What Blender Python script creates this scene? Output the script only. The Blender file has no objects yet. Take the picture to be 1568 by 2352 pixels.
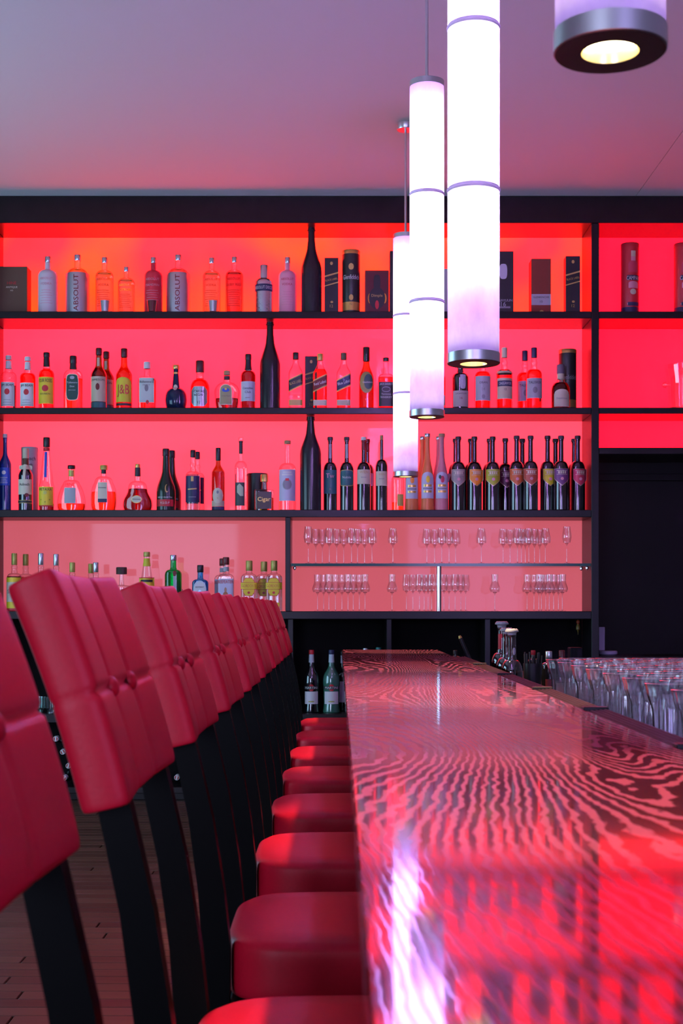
import bpy, math, random
from mathutils import Vector
random.seed(7)
SC = bpy.context.scene
COL = SC.collection
PI = math.pi

# ------------------------------------------------------------------ camera, world, light, exposure
FPX, VX, HY, CZ = 3200.0, 778.0, 1400.0, 1.2        # focal length in px, vanishing point, camera height
cd = bpy.data.cameras.new('camera'); cam = bpy.data.objects.new('camera', cd); COL.objects.link(cam)
cd.sensor_fit = 'VERTICAL'; cd.sensor_height = 36.0; cd.lens = FPX / 2352 * 36.0
cd.shift_x = 6 / 2352; cd.shift_y = 224 / 2352
cd.clip_start = 0.05
cam.location = (0, 0, CZ); cam.rotation_euler = (PI / 2, 0, 0)
cd.dof.use_dof = True; cd.dof.focus_distance = 5.5; cd.dof.aperture_fstop = 11
SC.camera = cam
SC.view_settings.view_transform = 'Standard'; SC.view_settings.look = 'None'
SC.view_settings.exposure = 0.0; SC.view_settings.gamma = 1.0
SC.view_settings.use_curve_mapping = False
SC.cycles.use_denoising = True
SC.cycles.max_bounces = 14; SC.cycles.transparent_max_bounces = 24
SC.cycles.transmission_bounces = 12; SC.cycles.diffuse_bounces = 4; SC.cycles.glossy_bounces = 5
SC.cycles.caustics_refractive = False; SC.cycles.caustics_reflective = False
SC.cycles.sample_clamp_indirect = 16.0
w = bpy.data.worlds.new('world'); SC.world = w; w.use_nodes = True
w.node_tree.nodes['Background'].inputs[0].default_value = (0.55, 0.8, 1.0, 1)
w.node_tree.nodes['Background'].inputs[1].default_value = 0.6

def area(name, loc, rot, sx, sy, energy, color):
    l = bpy.data.lights.new(name, 'AREA'); l.shape = 'RECTANGLE'; l.size = sx; l.size_y = sy
    l.energy = energy; l.color = color
    o = bpy.data.objects.new(name, l); COL.objects.link(o); o.location = loc; o.rotation_euler = rot
    return o
# daylight through the windows of the room (left wall and the wall behind the camera)
area('window_daylight_left', (-4.13, 5.9, 1.65), (0, -PI / 2, 0), 2.4, 3.0, 95, (0.38, 0.72, 1.0))
area('window_daylight_rear', (-2.75, -3.93, 1.6), (PI / 2, 0, 0), 2.3, 2.4, 180, (0.52, 0.58, 0.90))
area('window_daylight_rear_b', (2.0, -3.93, 1.6), (PI / 2, 0, 0), 1.8, 2.4, 110, (0.48, 0.42, 1.0))

# ------------------------------------------------------------------ helpers
def P(x, y, D):                                   # a photo pixel at distance D -> world point
    return Vector(((x - VX) * D / FPX, D, CZ + (HY - y) * D / FPX))
def PX(x, D): return (x - VX) * D / FPX
def PZ(y, D): return CZ + (HY - y) * D / FPX

def tag(o, label=None, cat=None, group=None, kind=None):
    if label: o['label'] = label
    if cat: o['category'] = cat
    if group: o['group'] = group
    if kind: o['kind'] = kind
    return o
def empty(name, loc=(0, 0, 0), rz=0):
    o = bpy.data.objects.new(name, None); COL.objects.link(o); o.location = loc; o.rotation_euler = (0, 0, rz)
    o.empty_display_size = 0.05
    return o
def mk(name, verts, faces, mat, parent=None, smooth=False, loc=None, sharp=None):
    me = bpy.data.meshes.new(name); me.from_pydata(verts, [], faces); me.update()
    if smooth:
        me.polygons.foreach_set('use_smooth', [True] * len(me.polygons))
        if sharp is not None:
            try: me.set_sharp_from_angle(angle=sharp)
            except Exception: pass
    if mat is not None: me.materials.append(mat)
    return inst(name, me, parent, loc)
def inst(name, me, parent=None, loc=None, rot=None, scale=None):
    o = bpy.data.objects.new(name, me); COL.objects.link(o)
    if parent is not None: o.parent = parent
    if loc is not None: o.location = loc
    if rot is not None: o.rotation_euler = rot
    if scale is not None: o.scale = scale
    return o
def copy_tree(o, parent=None):
    c = o.copy(); COL.objects.link(c); c.parent = parent
    for ch in list(o.children): copy_tree(ch, c)
    return c
def boxv(x0, x1, y0, y1, z0, z1, b=0.0):
    """box, optionally with chamfered edges"""
    if b <= 0:
        v = [(x0, y0, z0), (x1, y0, z0), (x1, y1, z0), (x0, y1, z0), (x0, y0, z1), (x1, y0, z1), (x1, y1, z1), (x0, y1, z1)]
        f = [(0, 3, 2, 1), (4, 5, 6, 7), (0, 1, 5, 4), (1, 2, 6, 5), (2, 3, 7, 6), (3, 0, 4, 7)]
        return v, f
    def ring(x0, x1, y0, y1, z):
        return [(x0 + b, y0, z), (x1 - b, y0, z), (x1, y0 + b, z), (x1, y1 - b, z), (x1 - b, y1, z), (x0 + b, y1, z), (x0, y1 - b, z), (x0, y0 + b, z)]
    v = ring(x0 + b, x1 - b, y0 + b, y1 - b, z0) + ring(x0, x1, y0, y1, z0 + b) + ring(x0, x1, y0, y1, z1 - b) + ring(x0 + b, x1 - b, y0 + b, y1 - b, z1)
    f = [tuple(range(7, -1, -1)), tuple(range(24, 32))]
    for k in range(3):
        for i in range(8):
            j = (i + 1) % 8
            f.append((k * 8 + i, k * 8 + j, k * 8 + 8 + j, k * 8 + 8 + i))
    return v, f
def box(name, x0, x1, y0, y1, z0, z1, mat, parent=None, b=0.0):
    v, f = boxv(x0, x1, y0, y1, z0, z1, b)
    return mk(name, v, f, mat, parent)

def profile(segs, n=7):
    """segs: [(z,r), ('l',z,r), ('d',z,r) dome, ('s',z,r) s-curve, ('c',z,r) concave]"""
    z, r = segs[0]; out = [(z, r)]
    for k, z1, r1 in segs[1:]:
        if k == 'l': out.append((z1, r1))
        else:
            for i in range(1, n + 1):
                t = i / n
                if k == 'd':
                    a = t * PI / 2; out.append((z + (z1 - z) * math.sin(a), r1 + (r - r1) * math.cos(a)))
                elif k == 'c':
                    a = t * PI / 2; out.append((z + (z1 - z) * (1 - math.cos(a)), r + (r1 - r) * math.sin(a)))
                else:
                    q = t * t * (3 - 2 * t); out.append((z + (z1 - z) * t, r + (r1 - r) * q))
        z, r = z1, r1
    return out
def interp(prof, z):
    if z <= prof[0][0]: return prof[0][1]
    for (a, ra), (b, rb) in zip(prof, prof[1:]):
        if z <= b:
            return rb if b - a < 1e-9 else ra + (rb - ra) * (z - a) / (b - a)
    return prof[-1][1]
def lathe_data(prof, W, H, depth=1.0, n=2.0, seg=24, ribs=0, ribamp=0.0, caps=True):
    v = []; f = []
    for z, r in prof:
        for i in range(seg):
            a = 2 * PI * (i + 0.5) / seg
            c, s = math.cos(a), math.sin(a)
            rr = r * (1 + (ribamp * math.cos(ribs * a) if ribs else 0))
            if n != 2 and r > 0.45:
                c = math.copysign(abs(c) ** (2 / n), c); s = math.copysign(abs(s) ** (2 / n), s)
            dep = depth if r > 0.45 else 1.0 if depth < 1 else depth
            if depth < 1: dep = max(depth, min(1.0, (depth / max(r, 1e-4)) if r < 1 else depth)) if r < 1 else depth
            v.append((W * rr * c, W * rr * dep * s, H * z))
    m = len(prof)
    for k in range(m - 1):
        for i in range(seg):
            j = (i + 1) % seg
            f.append((k * seg + i, k * seg + j, (k + 1) * seg + j, (k + 1) * seg + i))
    if caps:
        if prof[0][1] > 1e-4: f.append(tuple(range(seg - 1, -1, -1)))
        if prof[-1][1] > 1e-4: f.append(tuple((m - 1) * seg + i for i in range(seg)))
    return v, f
def lathe(name, prof, W, H, mat, parent=None, depth=1.0, n=2.0, seg=24, ribs=0, ribamp=0.0, caps=True, loc=None, sharp=0.7):
    v, f = lathe_data(prof, W, H, depth, n, seg, ribs, ribamp, caps)
    return mk(name, v, f, mat, parent, True, loc, sharp)
def tube(name, pts, rad, mat, parent=None, seg=10, close=True):
    v = []; f = []; pts = [Vector(p) for p in pts]
    for k, p in enumerate(pts):
        d = (pts[min(k + 1, len(pts) - 1)] - pts[max(k - 1, 0)]).normalized()
        up = Vector((0, 0, 1)) if abs(d.z) < 0.95 else Vector((1, 0, 0))
        a = d.cross(up).normalized(); b = d.cross(a).normalized()
        r = rad[k] if isinstance(rad, (list, tuple)) else rad
        for i in range(seg):
            t = 2 * PI * i / seg
            q = p + a * (r * math.cos(t)) + b * (r * math.sin(t)); v.append(tuple(q))
    for k in range(len(pts) - 1):
        for i in range(seg):
            j = (i + 1) % seg
            f.append((k * seg + i, k * seg + j, (k + 1) * seg + j, (k + 1) * seg + i))
    f.append(tuple(range(seg - 1, -1, -1))); f.append(tuple((len(pts) - 1) * seg + i for i in range(seg)))
    return mk(name, v, f, mat, parent, True, None, 0.8)

# ------------------------------------------------------------------ materials
MATS = {}
def _new(name):
    m = bpy.data.materials.new(name); m.use_nodes = True; nt = m.node_tree
    for n in list(nt.nodes): nt.nodes.remove(n)
    out = nt.nodes.new('ShaderNodeOutputMaterial'); MATS[name] = m
    return m, nt, out
def _c(c): return (c[0], c[1], c[2], 1.0)
def L(hexs):                                       # '#rrggbb' -> linear
    r = []
    for i in (1, 3, 5):
        c = int(hexs[i:i + 2], 16) / 255
        r.append(c / 12.92 if c <= 0.04045 else ((c + 0.055) / 1.055) ** 2.4)
    return tuple(r)
def pbr(name, color, rough=0.5, metal=0.0, spec=0.5, coat=0.0, noise=0.0, nscale=30.0, bump=0.0, emis=None, estr=0.0):
    if name in MATS: return MATS[name]
    if isinstance(color, str): color = L(color)
    m, nt, out = _new(name)
    p = nt.nodes.new('ShaderNodeBsdfPrincipled'); nt.links.new(p.outputs[0], out.inputs[0])
    p.inputs['Base Color'].default_value = _c(color); p.inputs['Roughness'].default_value = rough
    p.inputs['Metallic'].default_value = metal; p.inputs['Specular IOR Level'].default_value = spec
    p.inputs['Coat Weight'].default_value = coat; p.inputs['Coat Roughness'].default_value = 0.05
    if emis: p.inputs['Emission Color'].default_value = _c(emis); p.inputs['Emission Strength'].default_value = estr
    if noise or bump:
        tc = nt.nodes.new('ShaderNodeTexCoord'); nz = nt.nodes.new('ShaderNodeTexNoise')
        nz.inputs['Scale'].default_value = nscale; nz.inputs['Detail'].default_value = 3
        nt.links.new(tc.outputs['Object'], nz.inputs['Vector'])
        if noise:
            hs = nt.nodes.new('ShaderNodeMix'); hs.data_type = 'RGBA'
            hs.inputs['A'].default_value = _c([c * (1 - noise) for c in color]); hs.inputs['B'].default_value = _c([min(1, c * (1 + noise)) for c in color])
            nt.links.new(nz.outputs['Fac'], hs.inputs['Factor']); nt.links.new(hs.outputs['Result'], p.inputs['Base Color'])
        if bump:
            b = nt.nodes.new('ShaderNodeBump'); b.inputs['Strength'].default_value = bump; b.inputs['Distance'].default_value = 0.002
            nt.links.new(nz.outputs['Fac'], b.inputs['Height']); nt.links.new(b.outputs[0], p.inputs['Normal'])
    return m
def thin_glass(name, color=(1, 1, 1), edge=(0.5, 0.5, 0.55), rough=0.03, gl=1.0):
    """thin wall: straight-through light, darker at the rim, Fresnel reflection"""
    m, nt, out = _new(name)
    lw = nt.nodes.new('ShaderNodeLayerWeight'); lw.inputs['Blend'].default_value = 0.35
    mx = nt.nodes.new('ShaderNodeMix'); mx.data_type = 'RGBA'
    mx.inputs['A'].default_value = _c(color); mx.inputs['B'].default_value = _c(edge)
    pw = nt.nodes.new('ShaderNodeMath'); pw.operation = 'POWER'; pw.inputs[1].default_value = 2.2
    nt.links.new(lw.outputs['Facing'], pw.inputs[0]); nt.links.new(pw.outputs[0], mx.inputs['Factor'])
    tr = nt.nodes.new('ShaderNodeBsdfTransparent'); nt.links.new(mx.outputs['Result'], tr.inputs[0])
    gs = nt.nodes.new('ShaderNodeBsdfGlossy'); gs.inputs['Roughness'].default_value = rough; gs.inputs[0].default_value = (1, 1, 1, 1)
    l2 = nt.nodes.new('ShaderNodeLayerWeight'); l2.inputs['Blend'].default_value = 0.5
    p5 = nt.nodes.new('ShaderNodeMath'); p5.operation = 'POWER'; p5.inputs[1].default_value = 4.0
    nt.links.new(l2.outputs['Facing'], p5.inputs[0])
    fr = nt.nodes.new('ShaderNodeMath'); fr.operation = 'MULTIPLY_ADD'; fr.inputs[1].default_value = 0.75; fr.inputs[2].default_value = 0.06
    nt.links.new(p5.outputs[0], fr.inputs[0])
    ml = nt.nodes.new('ShaderNodeMath'); ml.operation = 'MULTIPLY'; ml.inputs[1].default_value = gl; ml.use_clamp = True
    nt.links.new(fr.outputs[0], ml.inputs[0])
    ms = nt.nodes.new('ShaderNodeMixShader'); nt.links.new(ml.outputs[0], ms.inputs[0])
    nt.links.new(tr.outputs[0], ms.inputs[1]); nt.links.new(gs.outputs[0], ms.inputs[2]); nt.links.new(ms.outputs[0], out.inputs[0])
    return m
def liquid_mat(name, color):
    m, nt, out = _new(name)
    g = nt.nodes.new('ShaderNodeBsdfGlass'); g.inputs['Color'].default_value = _c(color); g.inputs['IOR'].default_value = 1.22
    g.inputs['Roughness'].default_value = 0.0
    nt.links.new(g.outputs[0], out.inputs[0]); return m
def frosted(name, color, through=0.55):
    m, nt, out = _new(name)
    d = nt.nodes.new('ShaderNodeBsdfDiffuse'); d.inputs[0].default_value = _c(color)
    t = nt.nodes.new('ShaderNodeBsdfTranslucent'); t.inputs[0].default_value = _c(color)
    ms = nt.nodes.new('ShaderNodeMixShader'); ms.inputs[0].default_value = through
    nt.links.new(d.outputs[0], ms.inputs[1]); nt.links.new(t.outputs[0], ms.inputs[2])
    gs = nt.nodes.new('ShaderNodeBsdfGlossy'); gs.inputs['Roughness'].default_value = 0.35; gs.inputs[0].default_value = (1, 1, 1, 1)
    fr = nt.nodes.new('ShaderNodeFresnel'); fr.inputs[0].default_value = 1.4
    m2 = nt.nodes.new('ShaderNodeMixShader'); nt.links.new(fr.outputs[0], m2.inputs[0])
    nt.links.new(ms.outputs[0], m2.inputs[1]); nt.links.new(gs.outputs[0], m2.inputs[2]); nt.links.new(m2.outputs[0], out.inputs[0])
    return m

shelf_wood = pbr('black_brown_lacquered_wood', (0.013, 0.009, 0.011), 0.30, spec=0.28, noise=0.35, nscale=12)
chair_wood = pbr('black_stained_wood', (0.0030, 0.0032, 0.0032), 0.35, spec=0.06)
dark_panel = pbr('dark_panel', (0.006, 0.004, 0.006), 0.5, spec=0.2)
niche_dark = pbr('niche_black', (0.002, 0.002, 0.002), 0.6, spec=0.1)
leather = pbr('red_leather', (0.60, 0.006, 0.026), 0.42, spec=0.25, noise=0.08, nscale=160, bump=0.12)
plaster = pbr('white_plaster', (0.80, 0.78, 0.80), 0.9, spec=0.2)
wallpaint = pbr('wall_paint', (0.30, 0.28, 0.30), 0.9)
steel = pbr('brushed_steel', (0.74, 0.75, 0.76), 0.32, metal=1.0)
chrome = pbr('chrome', (0.8, 0.82, 0.84), 0.08, metal=1.0)
black_cap = pbr('black_plastic', (0.012, 0.012, 0.014), 0.35)
gold = pbr('gold_foil', (0.75, 0.50, 0.14), 0.30, metal=0.7)
olivegold = pbr('olive_gold_cap', (0.50, 0.46, 0.10), 0.35, metal=0.3)
silver = pbr('silver_cap', (0.62, 0.68, 0.72), 0.25, metal=0.8)
white = pbr('white_paper', (0.78, 0.78, 0.80), 0.6)
cream = pbr('cream_paper', (0.72, 0.66, 0.50), 0.6)
beige = pbr('beige_paper', (0.62, 0.54, 0.38), 0.6)
yellow = pbr('yellow_paper', (0.85, 0.66, 0.03), 0.5)
yellowgreen = pbr('yellow_green_paper', (0.70, 0.66, 0.03), 0.5)
blackp = pbr('black_paper', (0.015, 0.014, 0.018), 0.45)
greyp = pbr('grey_paper', (0.45, 0.47, 0.52), 0.5)
lilacp = pbr('lilac_paper', (0.62, 0.62, 0.78), 0.5)
greenp = pbr('dark_green_paper', (0.015, 0.07, 0.055), 0.45)
tealp = pbr('blue_green_paper', (0.02, 0.12, 0.13), 0.45)
bluep = pbr('blue_paper', (0.02, 0.09, 0.55), 0.4)
navyp = pbr('navy_paper', (0.02, 0.025, 0.09), 0.45)
redp = pbr('red_paper', (0.60, 0.02, 0.03), 0.45)
darkredp = pbr('dark_red_paper', (0.16, 0.012, 0.014), 0.5)
brownp = pbr('brown_card', (0.105, 0.060, 0.030), 0.6)
rustp = pbr('rust_card', (0.22, 0.035, 0.016), 0.6)
orangep = pbr('orange_paper', (0.85, 0.30, 0.02), 0.45)
limep = pbr('lime_paper', (0.42, 0.46, 0.03), 0.45)
purplep = pbr('purple_paper', (0.20, 0.06, 0.22), 0.45)
rosep = pbr('rose_paper', (0.62, 0.05, 0.10), 0.45)
vermp = pbr('vermilion_paper', (0.62, 0.14, 0.03), 0.45)
taupep = pbr('taupe_paper', (0.36, 0.31, 0.28), 0.4)
cork = pbr('cork', (0.45, 0.28, 0.14), 0.8)
woodcap = pbr('dark_wood_stopper', (0.05, 0.028, 0.018), 0.6)
ink = pbr('dark_ink', (0.02, 0.02, 0.025), 0.5)
redink = pbr('red_ink', (0.24, 0.006, 0.012), 0.5)
goldink = pbr('gold_ink', (0.62, 0.42, 0.12), 0.4)
orangeink = pbr('orange_ink', (0.85, 0.33, 0.05), 0.5)
whiteink = pbr('white_ink', (0.80, 0.80, 0.82), 0.5)
pinkink = pbr('pink_ink', (0.80, 0.35, 0.45), 0.5)
greyink = pbr('grey_ink', (0.25, 0.25, 0.28), 0.5)
blackglass = pbr('black_glass', (0.008, 0.008, 0.010), 0.06, spec=0.8, coat=1.0)
satinblack = pbr('satin_black_glass', (0.014, 0.016, 0.018), 0.22)
greenblack = pbr('dark_green_glass', (0.012, 0.028, 0.016), 0.2)
blueceramic = pbr('blue_black_ceramic', (0.008, 0.02, 0.06), 0.08, bump=0.3, nscale=60)
cobalt = pbr('cobalt_glass', (0.01, 0.03, 0.20), 0.06, coat=0.5)
clear = thin_glass('clear_glass', (0.97, 0.96, 0.97), (0.10, 0.05, 0.06), 0.03, 1.2)
greeng = thin_glass('green_glass', (0.25, 0.42, 0.10), (0.01, 0.05, 0.02))
emerald = thin_glass('emerald_glass', (0.06, 0.85, 0.30), (0.0, 0.16, 0.06))
palegreen = thin_glass('pale_green_glass', (0.45, 0.85, 0.65), (0.03, 0.15, 0.10), gl=1.6)
skyblue = thin_glass('sky_blue_glass', (0.15, 0.60, 0.95), (0.0, 0.08, 0.20))
olive = thin_glass('olive_glass', (0.50, 0.36, 0.06), (0.05, 0.04, 0.01))
stemglass = thin_glass('stemware_glass', (0.96, 0.95, 0.96), (0.55, 0.47, 0.53), 0.06, 2.4)
tumblerglass = thin_glass('tumbler_glass', (0.97, 0.97, 0.98), (0.50, 0.50, 0.56), 0.09, 3.0)
redglass = thin_glass('red_glass', (0.85, 0.10, 0.10), (0.25, 0.0, 0.02))
frost = frosted('frosted_glass', (0.80, 0.72, 0.80), 0.06)
frostpink = frosted('frosted_pink_glass', (0.95, 0.45, 0.60), 0.12)
frostorange = frosted('frosted_orange_glass', (0.85, 0.24, 0.08), 0.12)
frostrose = frosted('frosted_rose_glass', (0.75, 0.28, 0.32), 0.10)
frostred = frosted('frosted_red_glass', (0.80, 0.05, 0.08), 0.15)
lq_clear = liquid_mat('clear_spirit', (0.80, 0.94, 0.94))
lq_vodka = liquid_mat('vodka', (0.46, 0.84, 0.84))
lq_amber = liquid_mat('amber_spirit', (0.85, 0.38, 0.06))
lq_red = liquid_mat('red_amber_spirit', (0.80, 0.16, 0.03))
lq_dark = liquid_mat('dark_cognac', (0.30, 0.03, 0.02))
lq_pale = liquid_mat('pale_gold_spirit', (0.90, 0.62, 0.15))
lq_green = liquid_mat('green_spirit', (0.10, 0.75, 0.35))
lq_blue = liquid_mat('blue_spirit', (0.25, 0.70, 0.95))

def panel_mat(name, emit, strength, uneven=0.0, warm=(1, 0.03, 0.006)):
    """backlit glossy glass panel; the LED modules behind it give a slightly uneven light"""
    m, nt, out = _new(name)
    p = nt.nodes.new('ShaderNodeBsdfPrincipled'); nt.links.new(p.outputs[0], out.inputs[0])
    p.inputs['Base Color'].default_value = (0.26, 0.06, 0.08, 1); p.inputs['Roughness'].default_value = 0.04; p.inputs['Specular IOR Level'].default_value = 0.14
    p.inputs['Emission Color'].default_value = _c(emit); p.inputs['Emission Strength'].default_value = strength
    if uneven:
        tc = nt.nodes.new('ShaderNodeTexCoord'); nz = nt.nodes.new('ShaderNodeTexNoise')
        nz.inputs['Scale'].default_value = 2.2; nz.inputs['Detail'].default_value = 1
        nt.links.new(tc.outputs['Object'], nz.inputs['Vector'])
        rp = nt.nodes.new('ShaderNodeMapRange'); rp.inputs[1].default_value = 0.38; rp.inputs[2].default_value = 0.68
        nt.links.new(nz.outputs['Fac'], rp.inputs[0])
        mx = nt.nodes.new('ShaderNodeMix'); mx.data_type = 'RGBA'; mx.inputs['A'].default_value = _c(emit); mx.inputs['B'].default_value = _c(warm)
        nt.links.new(rp.outputs[0], mx.inputs['Factor']); nt.links.new(mx.outputs['Result'], p.inputs['Emission Color'])
    return m
pan1 = panel_mat('backlit_panel_bright', (1.0, 0.0060, 0.0080), 7.0, 1.0, (1.0, 0.017, 0.0015))
pan2 = panel_mat('backlit_panel_medium', (1.0, 0.0105, 0.0250), 4.4)
pan3 = panel_mat('backlit_panel_soft', (1.0, 0.0320, 0.0540), 2.5)
pan4 = panel_mat('backlit_panel_dim', (1.0, 0.17, 0.22), 0.56)
panR = panel_mat('backlit_panel_deep_red', (1.0, 0.0020, 0.0110), 4.5)

def counter_mat():
    m, nt, out = _new('grained_lacquered_wood')
    N = nt.nodes.new; Lk = nt.links.new
    def math_(op, a, b=None):
        n = N('ShaderNodeMath'); n.operation = op
        for i, q in enumerate((a, b)):
            if q is None: continue
            if isinstance(q, (int, float)): n.inputs[i].default_value = q
            else: Lk(q, n.inputs[i])
        return n.outputs[0]
    tc = N('ShaderNodeTexCoord'); mp = N('ShaderNodeMapping'); mp.inputs['Scale'].default_value = (3.6, 0.60, 1)
    mp.inputs['Location'].default_value = (3.1, 0.35, 0)
    Lk(tc.outputs['Object'], mp.inputs['Vector'])
    n1 = N('ShaderNodeTexNoise'); n1.inputs['Scale'].default_value = 1.0; n1.inputs['Detail'].default_value = 0.6; n1.inputs['Distortion'].default_value = 0.35
    Lk(mp.outputs[0], n1.inputs['Vector'])
    mp2 = N('ShaderNodeMapping'); mp2.inputs['Scale'].default_value = (34, 15, 1); Lk(tc.outputs['Object'], mp2.inputs['Vector'])
    n2 = N('ShaderNodeTexNoise'); n2.inputs['Scale'].default_value = 1.0; n2.inputs['Detail'].default_value = 2; Lk(mp2.outputs[0], n2.inputs['Vector'])
    sx = N('ShaderNodeSeparateXYZ'); Lk(tc.outputs['Object'], sx.inputs[0])
    F = math_('ADD', math_('MULTIPLY', n1.outputs['Fac'], 40.0), math_('ADD', math_('MULTIPLY', n2.outputs['Fac'], 1.3), math_('MULTIPLY', sx.outputs['X'], 58.0)))
    s = math_('SINE', math_('MULTIPLY', F, 2 * PI))
    mp3 = N('ShaderNodeMapping'); mp3.inputs['Scale'].default_value = (420, 14, 1); Lk(tc.outputs['Object'], mp3.inputs['Vector'])
    n3 = N('ShaderNodeTexNoise'); n3.inputs['Scale'].default_value = 1.0; n3.inputs['Detail'].default_value = 2; Lk(mp3.outputs[0], n3.inputs['Vector'])
    s2 = math_('ADD', s, math_('MULTIPLY', math_('SUBTRACT', n3.outputs['Fac'], 0.5), 1.6))
    mr = N('ShaderNodeMapRange'); mr.interpolation_type = 'SMOOTHSTEP'; mr.inputs[1].default_value = -0.10; mr.inputs[2].default_value = 0.60
    Lk(s2, mr.inputs[0])
    mx = N('ShaderNodeMix'); mx.data_type = 'RGBA'
    mx.inputs['A'].default_value = (0.010, 0.003, 0.008, 1); mx.inputs['B'].default_value = (0.26, 0.050, 0.105, 1)
    Lk(mr.outputs[0], mx.inputs['Factor'])
    p = N('ShaderNodeBsdfPrincipled'); Lk(mx.outputs['Result'], p.inputs['Base Color'])
    p.inputs['Roughness'].default_value = 0.45; p.inputs['Coat Roughness'].default_value = 0.06
    p.inputs['Specular IOR Level'].default_value = 0.15
    cw = N('ShaderNodeMapRange'); cw.inputs[3].default_value = 1.0; cw.inputs[4].default_value = 0.60; Lk(mr.outputs[0], cw.inputs[0]); Lk(cw.outputs[0], p.inputs['Coat Weight'])
    b = N('ShaderNodeBump'); b.inputs['Strength'].default_value = 0.045; b.inputs['Distance'].default_value = 0.0006
    Lk(mr.outputs[0], b.inputs['Height']); Lk(b.outputs[0], p.inputs['Normal']); Lk(b.outputs[0], p.inputs['Coat Normal'])
    Lk(p.outputs[0], out.inputs[0]); return m
counter_wood = counter_mat()

def plank_mat():
    m, nt, out = _new('brown_floor_wood'); N = nt.nodes.new; Lk = nt.links.new
    oi = N('ShaderNodeObjectInfo'); tc = N('ShaderNodeTexCoord'); mp = N('ShaderNodeMapping'); mp.inputs['Scale'].default_value = (4, 60, 1)
    Lk(tc.outputs['Object'], mp.inputs['Vector'])
    ad = N('ShaderNodeVectorMath'); ad.operation = 'ADD'; Lk(mp.outputs[0], ad.inputs[0]); Lk(oi.outputs['Location'], ad.inputs[1])
    nz = N('ShaderNodeTexNoise'); nz.inputs['Scale'].default_value = 1; nz.inputs['Detail'].default_value = 4; Lk(ad.outputs[0], nz.inputs['Vector'])
    a = N('ShaderNodeMath'); a.operation = 'MULTIPLY_ADD'; a.inputs[1].default_value = 0.55
    Lk(oi.outputs['Random'], a.inputs[0]); Lk(nz.outputs['Fac'], a.inputs[2])
    rp = N('ShaderNodeValToRGB'); Lk(a.outputs[0], rp.inputs[0])
    rp.color_ramp.elements[0].position = 0.3; rp.color_ramp.elements[0].color = (0.040, 0.017, 0.011, 1)
    rp.color_ramp.elements[1].position = 1.1; rp.color_ramp.elements[1].color = (0.13, 0.062, 0.036, 1)
    p = N('ShaderNodeBsdfPrincipled'); p.inputs['Roughness'].default_value = 0.38; Lk(rp.outputs[0], p.inputs['Base Color']); Lk(p.outputs[0], out.inputs[0])
    return m
floor_wood = plank_mat()

def shade_mat():
    """mottled parchment-like translucent shade"""
    m, nt, out = _new('mottled_lilac_shade'); N = nt.nodes.new; Lk = nt.links.new
    tc = N('ShaderNodeTexCoord'); mp = N('ShaderNodeMapping'); mp.inputs['Scale'].default_value = (9, 9, 5); Lk(tc.outputs['Object'], mp.inputs['Vector'])
    oi = N('ShaderNodeObjectInfo'); ad = N('ShaderNodeVectorMath'); ad.operation = 'ADD'; Lk(mp.outputs[0], ad.inputs[0]); Lk(oi.outputs['Location'], ad.inputs[1])
    nz = N('ShaderNodeTexNoise'); nz.inputs['Scale'].default_value = 1; nz.inputs['Detail'].default_value = 6; nz.inputs['Roughness'].default_value = 0.6
    Lk(ad.outputs[0], nz.inputs['Vector'])
    rp = N('ShaderNodeValToRGB'); Lk(nz.outputs['Fac'], rp.inputs[0])
    rp.color_ramp.elements[0].position = 0.3; rp.color_ramp.elements[0].color = (0.64, 0.55, 0.82, 1)
    rp.color_ramp.elements[1].position = 0.62; rp.color_ramp.elements[1].color = (0.86, 0.82, 0.94, 1)
    d = N('ShaderNodeBsdfDiffuse'); t = N('ShaderNodeBsdfTranslucent'); Lk(rp.outputs[0], d.inputs[0]); Lk(rp.outputs[0], t.inputs[0])
    ms = N('ShaderNodeMixShader'); ms.inputs[0].default_value = 0.5; Lk(d.outputs[0], ms.inputs[1]); Lk(t.outputs[0], ms.inputs[2]); Lk(ms.outputs[0], out.inputs[0])
    return m
shade_m = shade_mat()
ring_m = pbr('pale_lilac_band', (0.86, 0.78, 0.90), 0.6)
def emit(name, color, s):
    m, nt, out = _new(name); e = nt.nodes.new('ShaderNodeEmission'); e.inputs[0].default_value = _c(color); e.inputs[1].default_value = s
    nt.links.new(e.outputs[0], out.inputs[0]); return m
tube_m = emit('fluorescent_tube', (0.70, 0.38, 1.0), 95.0)
spot_m = emit('warm_downlight_lens', (1.0, 0.80, 0.42), 16.0)

# ------------------------------------------------------------------ the room
ZC = CZ + 2.583                                       # ceiling height
fl = box('floor', -4.2, 3.2, -4.0, 9.3, -0.06, -0.012, pbr('floor_base', (0.06, 0.028, 0.018), 0.5)); tag(fl, 'dark reddish brown wooden strip floor', kind='structure')
pv, pf = boxv(-0.548, 0.548, -0.0435, 0.0435, -0.012, 0.0, 0.0025)
pme = bpy.data.meshes.new('plank'); pme.from_pydata(pv, [], pf); pme.materials.append(floor_wood)
for i in range(58):
    y = 3.72 + i * 0.088; off = random.uniform(0, 1.1)
    for k in range(4):
        x = -3.2 + off + k * 1.1
        if x > 0.75: continue
        inst('plank', pme, fl, (x, y, 0))
cl = tag(empty('ceiling', (0, 0, 0)), 'smooth white plaster ceiling', kind='structure')
box('ceiling_panel', -4.2, 1.853, -4.0, 9.4, ZC, ZC + 0.05, plaster, cl)
box('ceiling_panel', 1.858, 3.2, -4.0, 9.4, ZC, ZC + 0.05, plaster, cl)
def wall(name, *a): tag(box(name, *a, wallpaint), 'plain painted wall', kind='structure')
wall('wall_back', -4.2, 3.2, 9.25, 9.35, 0, ZC)
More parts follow.
